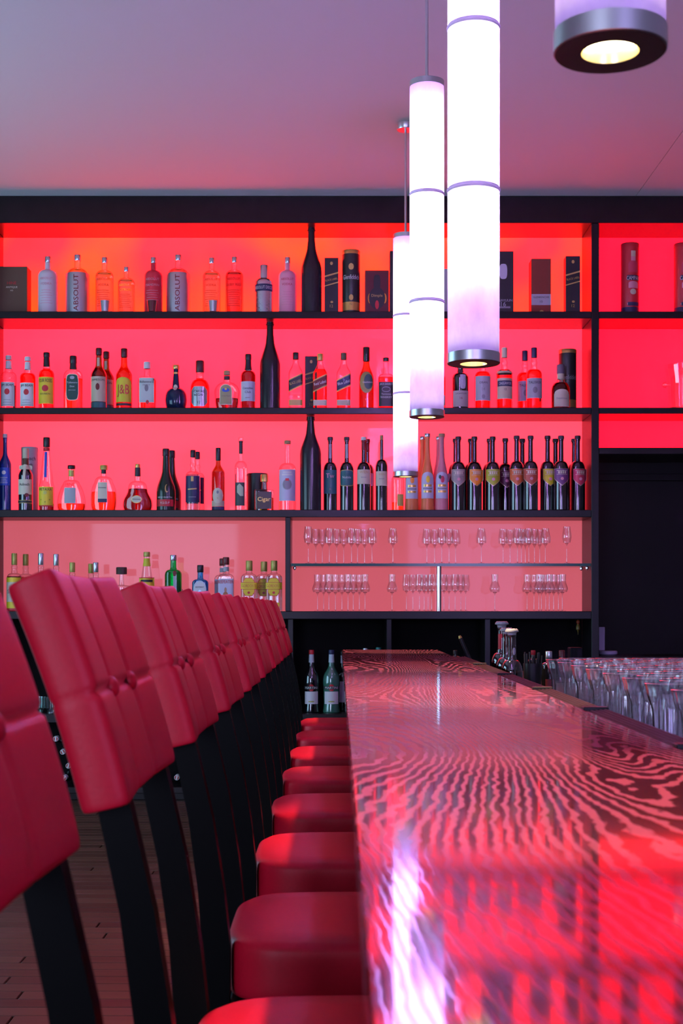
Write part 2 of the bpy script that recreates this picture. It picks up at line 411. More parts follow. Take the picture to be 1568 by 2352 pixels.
wall('wall_right', 3.2, 3.3, -4.0, 9.35, 0, ZC)
# left wall and rear wall are built round their window openings
wl = tag(empty('wall_left'), 'plain painted wall with a tall window', kind='structure')
for nm, a in (('wall_panel', (-4.3, -4.2, -4.0, 4.4, 0, ZC)), ('wall_panel', (-4.3, -4.2, 7.4, 9.35, 0, ZC)), ('wall_panel', (-4.3, -4.2, 4.4, 7.4, 0, 0.45)), ('wall_panel', (-4.3, -4.2, 4.4, 7.4, 2.85, ZC))):
    box(nm, *a, wallpaint, wl)
wr = tag(empty('wall_front'), 'plain painted wall with two windows', kind='structure')
for a in ((-4.2, -3.9, -4.1, -4.0, 0, ZC), (-1.6, 1.1, -4.1, -4.0, 0, ZC), (2.9, 3.2, -4.1, -4.0, 0, ZC), (-3.9, -1.6, -4.1, -4.0, 0, 0.4), (-3.9, -1.6, -4.1, -4.0, 2.8, ZC), (1.1, 2.9, -4.1, -4.0, 0, 0.4), (1.1, 2.9, -4.1, -4.0, 2.8, ZC)):
    box('wall_panel', *a, wallpaint, wr)
fr_m = pbr('window_frame_paint', (0.25, 0.25, 0.27), 0.5)
def window(name, a, b, axis):
    w_ = tag(empty(name), 'tall window letting daylight into the room', kind='structure')
    (u0, u1), (z0, z1) = a, b
    for (p0, p1, q0, q1) in ((u0, u0 + .06, z0, z1), (u1 - .06, u1, z0, z1), (u0, u1, z0, z0 + .06), (u0, u1, z1 - .06, z1), ((u0 + u1) / 2 - .03, (u0 + u1) / 2 + .03, z0, z1)):
        if axis == 'x': box('window_frame', -4.28, -4.22, p0, p1, q0, q1, fr_m, w_)
        else: box('window_frame', p0, p1, -4.08, -4.02, q0, q1, fr_m, w_)
    if axis == 'x': box('window_pane', -4.255, -4.25, u0, u1, z0, z1, clear, w_)
    else: box('window_pane', u0, u1, -4.055, -4.05, z0, z1, clear, w_)
window('window_1', (4.4, 7.4), (0.45, 2.85), 'x'); window('window_2', (-3.9, -1.6), (0.4, 2.8), 'y'); window('window_3', (1.1, 2.9), (0.4, 2.8), 'y')

# ------------------------------------------------------------------ back bar shelving
DF, DB = 8.70, 9.04                                  # front and back plane of the shelves
def zf(y): return PZ(y, DF)
def xf(x): return PX(x, DF)
ZS = {1: zf(715), 2: zf(936), 3: zf(1171), 4: zf(1404), 'g': zf(1294), 'low': zf(1640)}
XL, XM0, XM1, XR = xf(-22), xf(1358), xf(1375.5), xf(1760)
sh = tag(empty('back_bar_shelf', (xf(668), DF, 0)), 'tall dark wooden back bar shelving lit by red glass panels', 'shelf unit')
sh_off = Vector((xf(668), DF, 0))
def part(name, x0, x1, y0, y1, z0, z1, mat, b=0.003, label=None, par=sh, off=sh_off):
    o = box(name, x0 - off.x, x1 - off.x, y0 - off.y, y1 - off.y, z0 - off.z, z1 - off.z, mat, par, b)
    if label: o['label'] = label
    return o
part('header', XL - .1, XR, DF - .01, DB + .05, zf(513), ZC - 0.004, shelf_wood)
part('side_panel', XL - .05, XL, DF, DB, zf(1422), zf(513), shelf_wood)
part('upright', XM0, XM1, DF, DB, 0.0, zf(513), shelf_wood)
part('upright', xf(655), xf(667), DF + .003, DB, zf(1404), zf(1188), shelf_wood)
for y0, y1 in ((715, 731), (936, 951), (1171, 1188), (1404, 1422)):
    part('shelf_board', XL, XM0, DF + .001, DB, zf(y1), zf(y0), shelf_wood)
for y0, y1 in ((715, 731), (936, 950), (1028, 1043)):
    part('shelf_board', XM1, XR, DF + .001, DB + (.18 if y0 == 1028 else 0), zf(y1), zf(y0), shelf_wood)
BK = [(XL, XM0, 731 * 0 + 715, 513, pan1, 'bright red backlit glass panel'), (XL, XM0, 936, 731, pan2, 'red backlit glass panel'),
      (XL, XM0, 1171, 951, pan3, 'pinkish red backlit glass panel'), (XL, xf(655), 1404, 1188, pan4, 'dim pink backlit glass panel'), (xf(667), XM0, 1404, 1188, pan4, 'dim pink backlit glass panel'),
      (XM1, XR, 715, 513, panR, 'deep red backlit glass panel'), (XM1, XR, 936, 731, panR, 'deep red backlit glass panel'), (XM1, XR, 1028, 950, panR, 'deep red backlit glass panel')]
for x0, x1, yb, yt, m, lb in BK:
    part('light_panel', x0, x1, DB, DB + .012, zf(yb), zf(yt), m, 0.0, lb)
gsh = thin_glass('shelf_glass', (0.80, 0.93, 0.90), (0.02, 0.16, 0.13))
part('glass_shelf', xf(668), xf(1357), DF + .01, DB - .03, zf(1300.5), zf(1294), gsh, 0.0, 'clear glass shelf with a green edge')
part('glass_shelf_edge', xf(668), xf(1357), DF + .006, DF + .010, zf(1300.5), zf(1294), pbr('green_glass_edge', (0.02, 0.10, 0.085), 0.15), 0.0, 'dark green polished glass edge')
po = lathe('glass_shelf_post', [(0, 1), (1, 1)], 0.0165, zf(1300.5) - zf(1404), chrome, sh, seg=20); po.location = Vector((xf(1009), DF + .045, zf(1404))) - sh_off; po['label'] = 'chrome tube post'
for cx in (676, 1345, 1352):
    q = lathe('shelf_clip', profile([(0, 0.5), ('d', .35, 1), ('l', .8, 1), ('l', 1, .6)]), 0.011, 0.022, chrome, sh, seg=14)
    q.location = Vector((xf(cx), DF + .07 + (0.1 if cx == 1345 else 0), zf(1300.5) - .022)) - sh_off
# tall dark panel under the right bay
part('recess_panel', XM1, XR, DB + .165, DB + .18, 0.0, zf(1043), dark_panel, 0.0)
part('recess_batten', XM1, XR, DB + .12, DB + .16, zf(1088), zf(1072), dark_panel, 0.002)
part('recess_counter', XM1, XR, DF + .02, DB + .15, zf(1515), zf(1508), shelf_wood)

# lower cabinet: open niches, a middle shelf and the plinth
lc = tag(empty('lower_cabinet', (xf(668), DF, 0)), 'low black open cabinet with niches below the lit shelves', 'cabinet')
def lpart(name, *a, **k): return part(name, *a, par=lc, **k)
lpart('back_panel', XL, XM0, DB, DB + .01, 0.05, zf(1422), niche_dark, b=0.0)
for x0, x1 in ((-22, -12), (660, 673), (888, 900), (1115, 1128)):
    lpart('divider', xf(x0), xf(x1), DF + .05, DB, zf(1640), zf(1422), shelf_wood)
lpart('middle_shelf', XL, XM0, DF - .005, DB, zf(1660), zf(1640), shelf_wood)
lpart('divider', xf(230), xf(242), DF + .05, DB, zf(1812), zf(1660), niche_dark)
lpart('base_board', XL, XM0, DF, DB, zf(1822), zf(1808), shelf_wood)
lpart('plinth', XL, XM0, DF + .10, DF + .12, 0.0, zf(1822), shelf_wood, b=0.0)

# ------------------------------------------------------------------ bar counter
KS = 1.145                                            # scale of counter and stools
CT = CZ - 0.19 * KS
XA, XB = 0.0145 * KS, 0.465 * KS
ct = tag(empty('bar_counter', ((XA + XB) / 2, 3.0, 0)), 'long glossy bar counter with wavy pink and black wood grain', 'bar counter')
cto = Vector(((XA + XB) / 2, 3.0, 0))
part('counter_top', XA, XB, -0.7, 6.6 * KS, CT - .046, CT, counter_wood, 0.0022, par=ct, off=cto)
part('front_panel', 0.26, 0.50, -0.65, 7.45, 0.0, CT - .046, shelf_wood, 0.002, par=ct, off=cto)
rail_m = pbr('dark_brown_rail', (0.022, 0.013, 0.012), 0.6, spec=0.10)
joint_m = pbr('black_rail_joint', (0.006, 0.006, 0.006), 0.5)
seg_y = [q * KS for q in (5.62, 4.83, 4.08, 3.34, 2.65, 1.92, 1.19, 0.46, -0.27)]
for a, b in zip(seg_y, seg_y[1:]):
    v = []; f = []
    # ribbed rail: five rounded ribs across the width
    prof = []
    for i in range(31):
        u = i / 30
        prof.append((XB + 0.001 + u * 0.051, CT - 0.006 + 0.004 * abs(math.sin(u * 5 * PI)) + 0.004 * u))
    for yy in (b + .030, a - .0):
        for x, z in prof: v.append((x - cto.x, yy - cto.y, z))
        v.append((XB + .052 - cto.x, yy - cto.y, CT - .05)); v.append((XB + .001 - cto.x, yy - cto.y, CT - .05))
    n_ = len(prof) + 2
    for i in range(n_):
        j = (i + 1) % n_
        f.append((i, j, n_ + j, n_ + i))
    f += [tuple(range(n_ - 1, -1, -1)), tuple(range(n_, 2 * n_))]
    mk('rail_segment', v, f, rail_m, ct)
    part('rail_joint', XB + .0005, XB + .055, b, b + .030, CT - .05, CT + .005, joint_m, 0.0015, par=ct, off=cto)
wt = tag(box('work_counter', 0.56, 1.45, 1.2, 4.96, 0.75, 0.8335, shelf_wood, None, 0.003), 'dark work counter behind the bar holding the drinking glasses', 'counter')
wt2 = tag(box('bottle_counter', 0.56, 1.45, 4.97, 7.3, 0.80, 0.879, shelf_wood, None, 0.003), 'low dark bottle counter at the far end behind the bar', 'counter')
for o, y0, y1, z1 in ((wt, 1.2, 4.96, .75), (wt2, 4.97, 7.3, .80)):
    box('cabinet_body', 0.6, 1.4, y0 + .03, y1 - .03, 0.0, z1, niche_dark, o)

# ------------------------------------------------------------------ pendant lamps
LR = 0.0655
def pendant(D, X, zb, label):
    zt = zb + 1.285
    root = tag(empty('pendant_lamp', (X, D, CZ + zb)), label, 'pendant lamp', 'tubular pendant lamps over the bar counter')
    H = zt - zb; b0, b1 = 0.026, H - 0.02
    seg = (b1 - b0) / 3
    for k in range(3):
        s = lathe('shade_segment', [(0, 1), (0.5, 1.0), (1, 1)], LR, seg - .001, shade_m, root, seg=48, caps=False); s.location = (0, 0, b0 + k * seg)
        if k:
            r = lathe('shade_band', profile([(0, 1.0), ('d', .5, 1.05), ('l', 1, 1.0)], 4), LR, 0.013, ring_m, root, seg=48, caps=False); r.location = (0, 0, b0 + k * seg - .0055)
    lathe('bottom_cap', [(0, .52), (0, 1.01), (0.04, 1.03), (0.96, 1.03), (1, 1.0), (1, 0.5)], LR, 0.026, steel, root, seg=48, caps=False)
    u = lathe('cap_underside', [(0, .52), (0.0, 1.0)], LR, 1, pbr('bronze_cap_underside', (0.05, 0.035, 0.025), 0.4, metal=0.5), root, seg=48, caps=False); u.location = (0, 0, -.0006)
    lr = lathe('downlight_reflector', [(0, .52), (1, .46)], LR, 0.016, pbr('warm_reflector', (0.9, 0.75, 0.45), 0.25, metal=0.6), root, seg=32, caps=False)
    ln = lathe('downlight_lens', [(0, 0.47), (0.3, 0.3), (0.4, 0.0)], LR, 0.01, spot_m, root, seg=32, caps=False); ln.location = (0, 0, 0.012)
    t = lathe('top_cap', [(0, 1.0), (0.0, 1.02), (1, 1.02), (1, 0.05)], LR, 0.022, steel, root, seg=48); t.location = (0, 0, H - .022)
    rl = ZC - CZ - zt
    r = lathe('rod', [(0, 1), (1, 1)], 0.0062, rl - 0.02, steel, root, seg=14); r.location = (0, 0, H)
    c = lathe('ceiling_rose', [(0, .95), (0.1, 1), (1, 1)], 0.047, 0.036, steel, root, seg=36); c.location = (0, 0, H + rl - .037)
    ft = lathe('light_tube', [(0, 1), (1, 1)], 0.024, H - 0.38, tube_m, root, seg=16); ft.location = (0, 0, 0.25)
    sl = bpy.data.lights.new('downlight', 'SPOT'); sl.energy = 105; sl.color = (1.0, 0.62, 0.34); sl.spot_size = 1.15; sl.spot_blend = 0.5; sl.shadow_soft_size = 0.025
    so = bpy.data.objects.new('downlight', sl); COL.objects.link(so); so.parent = root; so.location = (0, 0, -0.012)
    pl = None
    return root
pendant(7.40, 0.354, 0.705, 'farthest tubular lilac pendant lamp, hanging lowest in front of the wine bottles')
pendant(5.34, 0.337, 0.737, 'middle tubular lilac pendant lamp with visible top cap and thin rod')
pendant(3.54, 0.342, 0.624, 'large bright tubular pendant lamp, second from the front, top out of frame')
pendant(1.67, 0.325, 0.668, 'nearest pendant lamp at the top right, only its lower end in view')

# ------------------------------------------------------------------ bar stools
def bez(a, b, c, t):
    return a * (1 - t) ** 2 + 2 * b * t * (1 - t) + c * t * t
def make_stool():
    root = empty('bar_stool', (0, 0, 0))
    A, B, C = Vector((-.229, 0, CZ - .199)), Vector((-.262, 0, CZ - .082)), Vector((-.307, 0, CZ + .034))
    B = 2 * B - (A + C) / 2
    W2, T = 0.198, 0.0225
    NV, NU = 64, 60
    us = []
    for i in range(NU + 1):
        s = -1 + 2 * i / NU; us.append(math.copysign(1 - (1 - abs(s)) ** 1.35, s))
    v = []; f = []
    vh = 0.475
    def cen(t):
        p = bez(A, B, C, t); d = (bez(A, B, C, min(1, t + .01)) - bez(A, B, C, max(0, t - .01))).normalized()
        return p, Vector((d.z, 0, -d.x)), d
    rows = []
    for k in range(NV + 1):
        s = -1 + 2 * k / NV; t = 0.5 + 0.5 * math.copysign(1 - (1 - abs(s)) ** 1.5, s)
        e = max(0.0, 1 - abs(2 * t - 1) ** 30) ** (1 / 4.0)
        endr = 0.70 + 0.30 * e
        gh = math.exp(-((t - vh) / 0.012) ** 2)
        p, nrm, d = cen(t)
        half = W2 * (0.985 + 0.015 * e) * (1 - 0.005 * gh)
        ring = []
        def thick(u, side):
            base = max(0.0, 1 - abs(u) ** 16) ** (1 / 4.0)
            th = T * (0.80 + 0.20 * base) * endr
            cell_u = abs(math.sin(PI * (u + 1) * 1.5)); cell_v = math.sin(PI * (t / vh if t < vh else (t - vh) / (1 - vh)))
            th += 0.0036 * (cell_u ** 0.35) * (max(0, cell_v) ** 0.22) * base * (1 if side == 1 else .5)
            gv = sum(math.exp(-((u - c) / 0.020) ** 2) for c in (-1 / 3, 1 / 3))
            gv *= (1.0 if t > vh else max(0.2, 1 - (vh - t) * 5))
            th -= ((0.0044 if side == 1 else 0.0012) * gh + (0.0048 * gv if side == 1 else 0.001 * gv)) * endr
            if abs(abs(u) - 1 / 3) < 0.08 and side == 1: th -= 0.003 * gh
            return th + (0.0055 if side == -1 else 0)
        def put(u, off, bulge=0.0): ring.append(tuple(p + nrm * (off - 0.011 * (1 - u * u)) + Vector((0, u * half + math.copysign(bulge, u), 0))))
        for u in us: put(u, thick(u, 1))
        a_, b_ = thick(1, 1), -thick(1, -1)
        for q in (0.06, 0.25, 0.5, 0.75, 0.94): put(1, a_ + (b_ - a_) * q, 0.0035 * math.sin(PI * q) ** 0.5)
        for u in us[::-1]: put(u, -thick(u, -1))
        for q in (0.94, 0.75, 0.5, 0.25, 0.06): put(-1, a_ + (b_ - a_) * q, 0.0035 * math.sin(PI * q) ** 0.5)
        rows.append(ring)
    M = len(rows[0])
    for r in rows: v += r
    for k in range(NV):
        for i in range(M):
            j = (i + 1) % M
            f.append((k * M + i, (k + 1) * M + i, (k + 1) * M + j, k * M + j))
    f.append(tuple(range(M))); f.append(tuple(NV * M + i for i in range(M - 1, -1, -1)))
    bp = mk('backrest', v, f, leather, root, True)
    p, nrm, d = cen(vh)
    for u in (-1 / 3, 1 / 3):
        bt = lathe('tuft_button', profile([(0, 1), ('d', 1, 0.05)], 6), 0.0138, 0.010, leather, bp, seg=18)
        bt.rotation_euler = (0, PI / 2 - 0.32, 0); bt.location = p + nrm * 0.0125 + Vector((0, u * W2, 0))
    # rear legs run up into the back
    path = [(-.288, CZ - .02, .030), (-.262, CZ - .09, .032), (-.230, CZ - .20, .034), (-.206, CZ - .31, .036), (-.190, CZ - .42, .039), (-.183, CZ - .50, .042), (-.184, CZ - .62, .042), (-.192, CZ - .85, .039), (-.212, 0.0, .034)]
    for yy in (-.150, .150):
        v = []; f = []
        for k, (x, z, wd) in enumerate(path):
            for dx, dy in ((-1, -1), (1, -1), (1, 1), (-1, 1)):
                v.append((x + dx * wd / 2, yy + dy * 0.0135, z))
        for k in range(len(path) - 1):
            for i in range(4):
                j = (i + 1) % 4; f.append((k * 4 + j, k * 4 + i, (k + 1) * 4 + i, (k + 1) * 4 + j))
        f += [(0, 1, 2, 3), tuple((len(path) - 1) * 4 + i for i in (3, 2, 1, 0))]
        mk('leg', v, f, chair_wood, root)
    for yy in (-.165, .165):
        v = []; f = []
        for x, z, wd in ((.155, CZ - .575, .036), (.165, 0, .028)):
            for dx, dy in ((-1, -1), (1, -1), (1, 1), (-1, 1)): v.append((x + dx * wd / 2, yy + dy * wd / 2, z))
        f = [(0, 1, 2, 3), (7, 6, 5, 4)] + [(j, i, 4 + i, 4 + j) for i, j in ((0, 1), (1, 2), (2, 3), (3, 0))]
        mk('leg', v, f, chair_wood, root)
        box('stretcher', -.19, .16, yy * .93 - .010, yy * .93 + .010, .40, .43, chair_wood, root, .002)
    box('footrest', .150, .178, -.165, .165, .36, .39, chair_wood, root, .002)
    # seat: rounded cushion
    sx0, sx1, hw, z0, z1 = -.172, .215, .207, CZ - .585, CZ - .490
    v = []; f = []; NZ, MM = 14, 72
    for k in range(NZ + 1):
        s = -1 + 2 * k / NZ
        e = max(0.0, 1 - abs(s) ** 5) ** (1 / 3.0)
        z = (z0 + z1) / 2 + s * (z1 - z0) / 2
        ins = 0.016 * (1 - e)
        for i in range(MM):
            a = 2 * PI * i / MM; c, q = math.cos(a), math.sin(a)
            n_ = 4.5
            c2 = math.copysign(abs(c) ** (2 / n_), c); q2 = math.copysign(abs(q) ** (2 / n_), q)
            x = (sx0 + sx1) / 2 + c2 * ((sx1 - sx0) / 2 - ins); y = q2 * (hw - ins) * (0.93 + 0.07 * (c2 + 1) / 2)
            v.append((x, y, z))
    for k in range(NZ):
        for i in range(MM):
            j = (i + 1) % MM; f.append((k * MM + i, k * MM + j, (k + 1) * MM + j, (k + 1) * MM + i))
    cb = len(v); v.append(((sx0 + sx1) / 2, 0, z0)); ctp = len(v); v.append(((sx0 + sx1) / 2, 0, z1 + .006))
    # domed top in two rings
    base = NZ * MM
    ringi = []
    for rr, dz in ((0.72, .003), (0.4, .005)):
        st = len(v)
        for i in range(MM):
            x, y, z = v[base + i]; v.append(((sx0 + sx1) / 2 + (x - (sx0 + sx1) / 2) * rr, y * rr, z1 + dz))
        ringi.append(st)
    prev = base
    for st in ringi:
        for i in range(MM):
            j = (i + 1) % MM; f.append((prev + i, prev + j, st + j, st + i))
        prev = st
    for i in range(MM):
        j = (i + 1) % MM; f.append((prev + i, prev + j, ctp)); f.append((j, i, cb))
    mk('seat', v, f, leather, root, True)
    box('seat_frame', -.165, .20, -.185, .185, CZ - .615, CZ - .586, chair_wood, root, .003)
    for o in root.children_recursive:
        if o.parent != root:
            o.location = ((o.location.x) * KS, o.location.y * KS, CZ + (o.location.z - CZ) * KS); continue
        for vt in o.data.vertices:
            vt.co = (vt.co.x * KS, vt.co.y * KS, max(0.0, CZ + (vt.co.z - CZ) * KS))
        o.data.update()
    return root
ORD = ['first', 'second', 'third', 'fourth', 'fifth', 'sixth', 'seventh', 'eighth', 'ninth', 'tenth', 'eleventh', 'twelfth', 'thirteenth', 'fourteenth', 'fifteenth']
st0 = make_stool()
for i in range(9):
    o = st0 if i == 0 else copy_tree(st0)
    o.location = (0, (0.935 + 0.65 * i) * KS, 0)
    lb = {0: 'nearest red leather bar stool, cut off by the left edge of the picture', 1: 'second red leather bar stool from the front, its whole tufted back in view', 8: 'farthest red leather bar stool at the end of the counter'}.get(i, 'red leather bar stool, %s from the front in the row along the counter' % ORD[i])
    tag(o, lb, 'bar stool', 'red leather bar stools along the counter')
# ------------------------------------------------------------------ lettering
_TX = {}
def text_data(s):
    if s not in _TX:
        c = bpy.data.curves.new('lettering', 'FONT'); c.body = s; c.resolution_u = 2
        c.align_x = 'CENTER'; c.align_y = 'CENTER'
        o = bpy.data.objects.new('lettering', c)
        me = o.to_mesh()
        vs = [tuple(v.co) for v in me.vertices]; fs = [tuple(p.vertices) for p in me.polygons]
        o.to_mesh_clear(); bpy.data.objects.remove(o); bpy.data.curves.remove(c)
        xs = [v[0] for v in vs]; ys = [v[1] for v in vs]
        cx, cy = (min(xs) + max(xs)) / 2, (min(ys) + max(ys)) / 2
        _TX[s] = ([(v[0] - cx, v[1] - cy) for v in vs], fs, max(xs) - min(xs), max(ys) - min(ys))
    return _TX[s]
def flat_text(s, x, z, width, y, mat, parent, height=None, rot=0.0, name='lettering'):
    vs, fs, tw, thh = text_data(s)
    k = width / tw; kz = (height / thh) if height else k
    c, q = math.cos(rot), math.sin(rot)
    v = [(x + (a * k) * c - (b * kz) * q, y, z + (a * k) * q + (b * kz) * c) for a, b in vs]
    return mk(name, v, fs, mat, parent)

# ------------------------------------------------------------------ bottles
SHAPES = {
 'vodka': [(0, .9), ('c', .02, 1), ('l', .66, 1), ('d', .775, .34), ('l', .80, .30), ('l', .90, .29), ('l', .905, .33), ('l', .92, .33)],
 'std': [(0, .92), ('c', .02, 1), ('l', .60, 1), ('s', .75, .36), ('l', .90, .33), ('l', .93, .36), ('l', .95, .36)],
 'bourbon': [(0, .92), ('c', .02, 1), ('l', .60, 1), ('d', .70, .50), ('s', .80, .40), ('l', .93, .36), ('l', .95, .36)],
 'jameson': [(0, .92), ('c', .02, 1), ('l', .56, 1), ('s', .74, .40), ('l', .93, .34), ('l', .95, .36)],
 'malt': [(0, .92), ('c', .02, 1), ('l', .56, 1), ('d', .655, .42), ('s', .72, .36), ('s', .76, .41), ('s', .80, .33), ('l', .93, .31), ('l', .95, .33)],
 'walker': [(0, .96), ('l', .62, 1), ('s', .82, .42), ('l', .92, .34), ('l', .95, .36)],
 'triangle': [(0, .92), ('c', .02, 1), ('l', .50, 1), ('s', .74, .42), ('l', .93, .38), ('l', .95, .38)],
 'square': [(0, .94), ('l', .02, 1), ('l', .60, 1), ('d', .69, .42), ('s', .73, .36), ('l', .93, .34), ('l', .95, .34)],
 'flask': [(0, .95), ('l', .02, 1), ('l', .62, 1), ('d', .74, .38), ('l', .93, .30), ('l', .95, .30)],
 'ball': [(0, .62), ('c', .22, 1), ('l', .27, .99), ('d', .49, .36), ('l', .80, .24), ('l', .95, .24)],
 'crown': [(0, .72), ('c', .30, .95), ('l', .45, 1), ('d', .70, .30), ('l', .80, .24), ('l', .92, .24)],
 'chivas': [(0, .94), ('c', .03, 1), ('l', .42, 1), ('d', .62, .42), ('s', .72, .36), ('s', .78, .38), ('l', .95, .34)],
 'grappa': [(0, .94), ('c', .015, 1), ('l', .54, 1), ('d', .66, .37), ('s', .69, .33), ('l', .93, .31), ('l', .935, .36), ('l', .97, .36)],
 'cream': [(0, .98), ('c', .02, 1), ('l', .40, .94), ('s', .74, .40), ('l', .86, .36), ('l', .93, .36), ('l', .94, .42), ('l', .96, .42)],
 'magnum': [(0, .97), ('c', .01, 1), ('l', .50, 1), ('s', .80, .40), ('l', .86, .34), ('l', .97, .30), ('l', .975, .34), ('l', 1.0, .34)],
 'magnum2': [(0, .97), ('c', .01, 1), ('l', .60, 1), ('s', .86, .40), ('l', .93, .33), ('l', .97, .32), ('l', .975, .37), ('l', 1.0, .37)],
 'cone': [(0, .95), ('c', .015, 1), ('l', .32, 1), ('s', .42, .84), ('l', .84, .40), ('l', .95, .36)],
 'hine': [(0, .80), ('c', .13, 1), ('l', .22, .99), ('l', .33, .93), ('l', .44, .83), ('l', .53, .71), ('l', .60, .57), ('d', .68, .22), ('l', .80, .20), ('l', .90, .20)],
 'egg': [(0, .80), ('c', .24, 1), ('l', .36, .99), ('l', .46, .94), ('l', .55, .85), ('l', .63, .70), ('d', .76, .20), ('l', .90, .18), ('l', .95, .18)],
 'bell': [(0, .80), ('c', .13, 1), ('l', .18, .99), ('s', .45, .66), ('l', .50, .62), ('d', .64, .20), ('l', .90, .18)],
 'remy': [(0, .95), ('c', .02, 1), ('l', .30, 1), ('s', .68, .38), ('l', .95, .30)],
 'slim': [(0, .94), ('c', .015, 1), ('l', .58, 1), ('d', .68, .30), ('l', .93, .28), ('l', .935, .34), ('l', .96, .34)],
 'decan': [(0, .95), ('l', .03, 1), ('l', .54, 1), ('d', .58, .85), ('l', .60, .30), ('l', .74, .26)],
 'gin': [(0, .95), ('c', .02, 1), ('l', .64, 1), ('d', .74, .44), ('s', .78, .36), ('l', .95, .34)],
 'martini': [(0, .92), ('c', .015, 1), ('l', .12, .90), ('l', .40, .95), ('l', .48, 1), ('l', .56, .95), ('s', .76, .34), ('l', .95, .28)],
 'liqueur': [(0, .94), ('c', .02, 1), ('l', .45, 1), ('s', .62, .50), ('l', .85, .36), ('l', .95, .33)],
 'carafe': [(0, .75), ('c', .10, 1), ('l', .26, 1), ('d', .50, .46), ('s', .56, .40), ('l', .86, .38), ('l', .90, .42)],
}
def label_patch(name, prof, W, H, depth, n, kind, z0, z1, wf, mat, parent, xo=0.0, slope=0.0, off=0.0011):
    """a label lying on the front of the bottle; z0..z1 as fractions of H, wf as a fraction of the width"""
    NX, NZ = 14, 6
    v = []; f = []
    def pt(x, z):
        r = interp(prof, z) ; a = W * r + off; b = W * min(r, depth) + off
        q = min(0.999, abs(x / a)); y = -b * (1 - q ** n) ** (1 / n)
        return (x, y, z * H)
    zc, hz = (z0 + z1) / 2, (z1 - z0) / 2
    for i in range(NX + 1):
        u = -1 + 2 * i / NX
        if n == 2:
            x = W * math.sin(u * math.asin(min(0.985, wf))) + xo * W
        else: x = u * wf * W + xo * W
        t0, t1 = z0, z1
        if kind == 'oval':
            k = math.sqrt(max(0.0, 1 - u * u)); t0, t1 = zc - hz * k, zc + hz * k
        elif kind == 'stad':
            k = max(0.0, 1 - abs(u) ** 3) ** (1 / 3); t0, t1 = zc - hz * (.55 + .45 * k), zc + hz * (.55 + .45 * k)
        elif kind == 'shield': t0 = z0 + (z1 - z0) * 0.42 * abs(u)
        elif kind == 'arch': t1 = z1 - (z1 - z0) * 0.30 * (1 - math.sqrt(max(0, 1 - u * u)))
        elif kind == 'oct': t0 = z0 + (z1 - z0) * max(0, abs(u) - .6) * .5; t1 = z1 - (z1 - z0) * max(0, abs(u) - .6) * .5
        elif kind == 'diag': t0 += slope * u; t1 += slope * u
        elif kind == 'poly': t1 = z1 - (z1 - z0) * 0.25 * abs(u + .2); t0 = z0 + (z1 - z0) * 0.3 * max(0, -u)
        for k in range(NZ + 1): v.append(pt(x, t0 + (t1 - t0) * k / NZ))
    for i in range(NX):
        for k in range(NZ):
            a = i * (NZ + 1) + k; f.append((a, a + NZ + 1, a + NZ + 2, a + 1))
    return mk(name, v, f, mat, parent, True)
def wrap_text(s, prof, W, H, depth, n, zf_, wf, mat, parent, hf=None, rot=0.0, xo=0.0, off=0.0018):
    vs, fs, tw, thh = text_data(s)
    if rot == 90:
        k = wf * H / tw; kz = (hf * 2 * W / thh) if hf else k
        pts = [(-b * kz, a * k) for a, b in vs]
    else:
        k = wf * 2 * W / tw; kz = (hf * H / thh) if hf else k
        c, q = math.cos(rot), math.sin(rot)
        pts = [(a * k * c - b * kz * q, a * k * q + b * kz * c) for a, b in vs]
    v = []
    for x, dz in pts:
        z = zf_ + dz / H; r = interp(prof, z); a = W * r + off; bb = W * min(r, depth) + off
        x += xo * W
        if n == 2 and abs(x) < a * 1.5: x = a * math.sin(max(-1.5, min(1.5, x / a)))
        q = min(0.999, abs(x / a)); y = -bb * (1 - q ** n) ** (1 / n)
        v.append((max(-a, min(a, x)), y, z * H))
    return mk('lettering', v, fs, mat, parent)

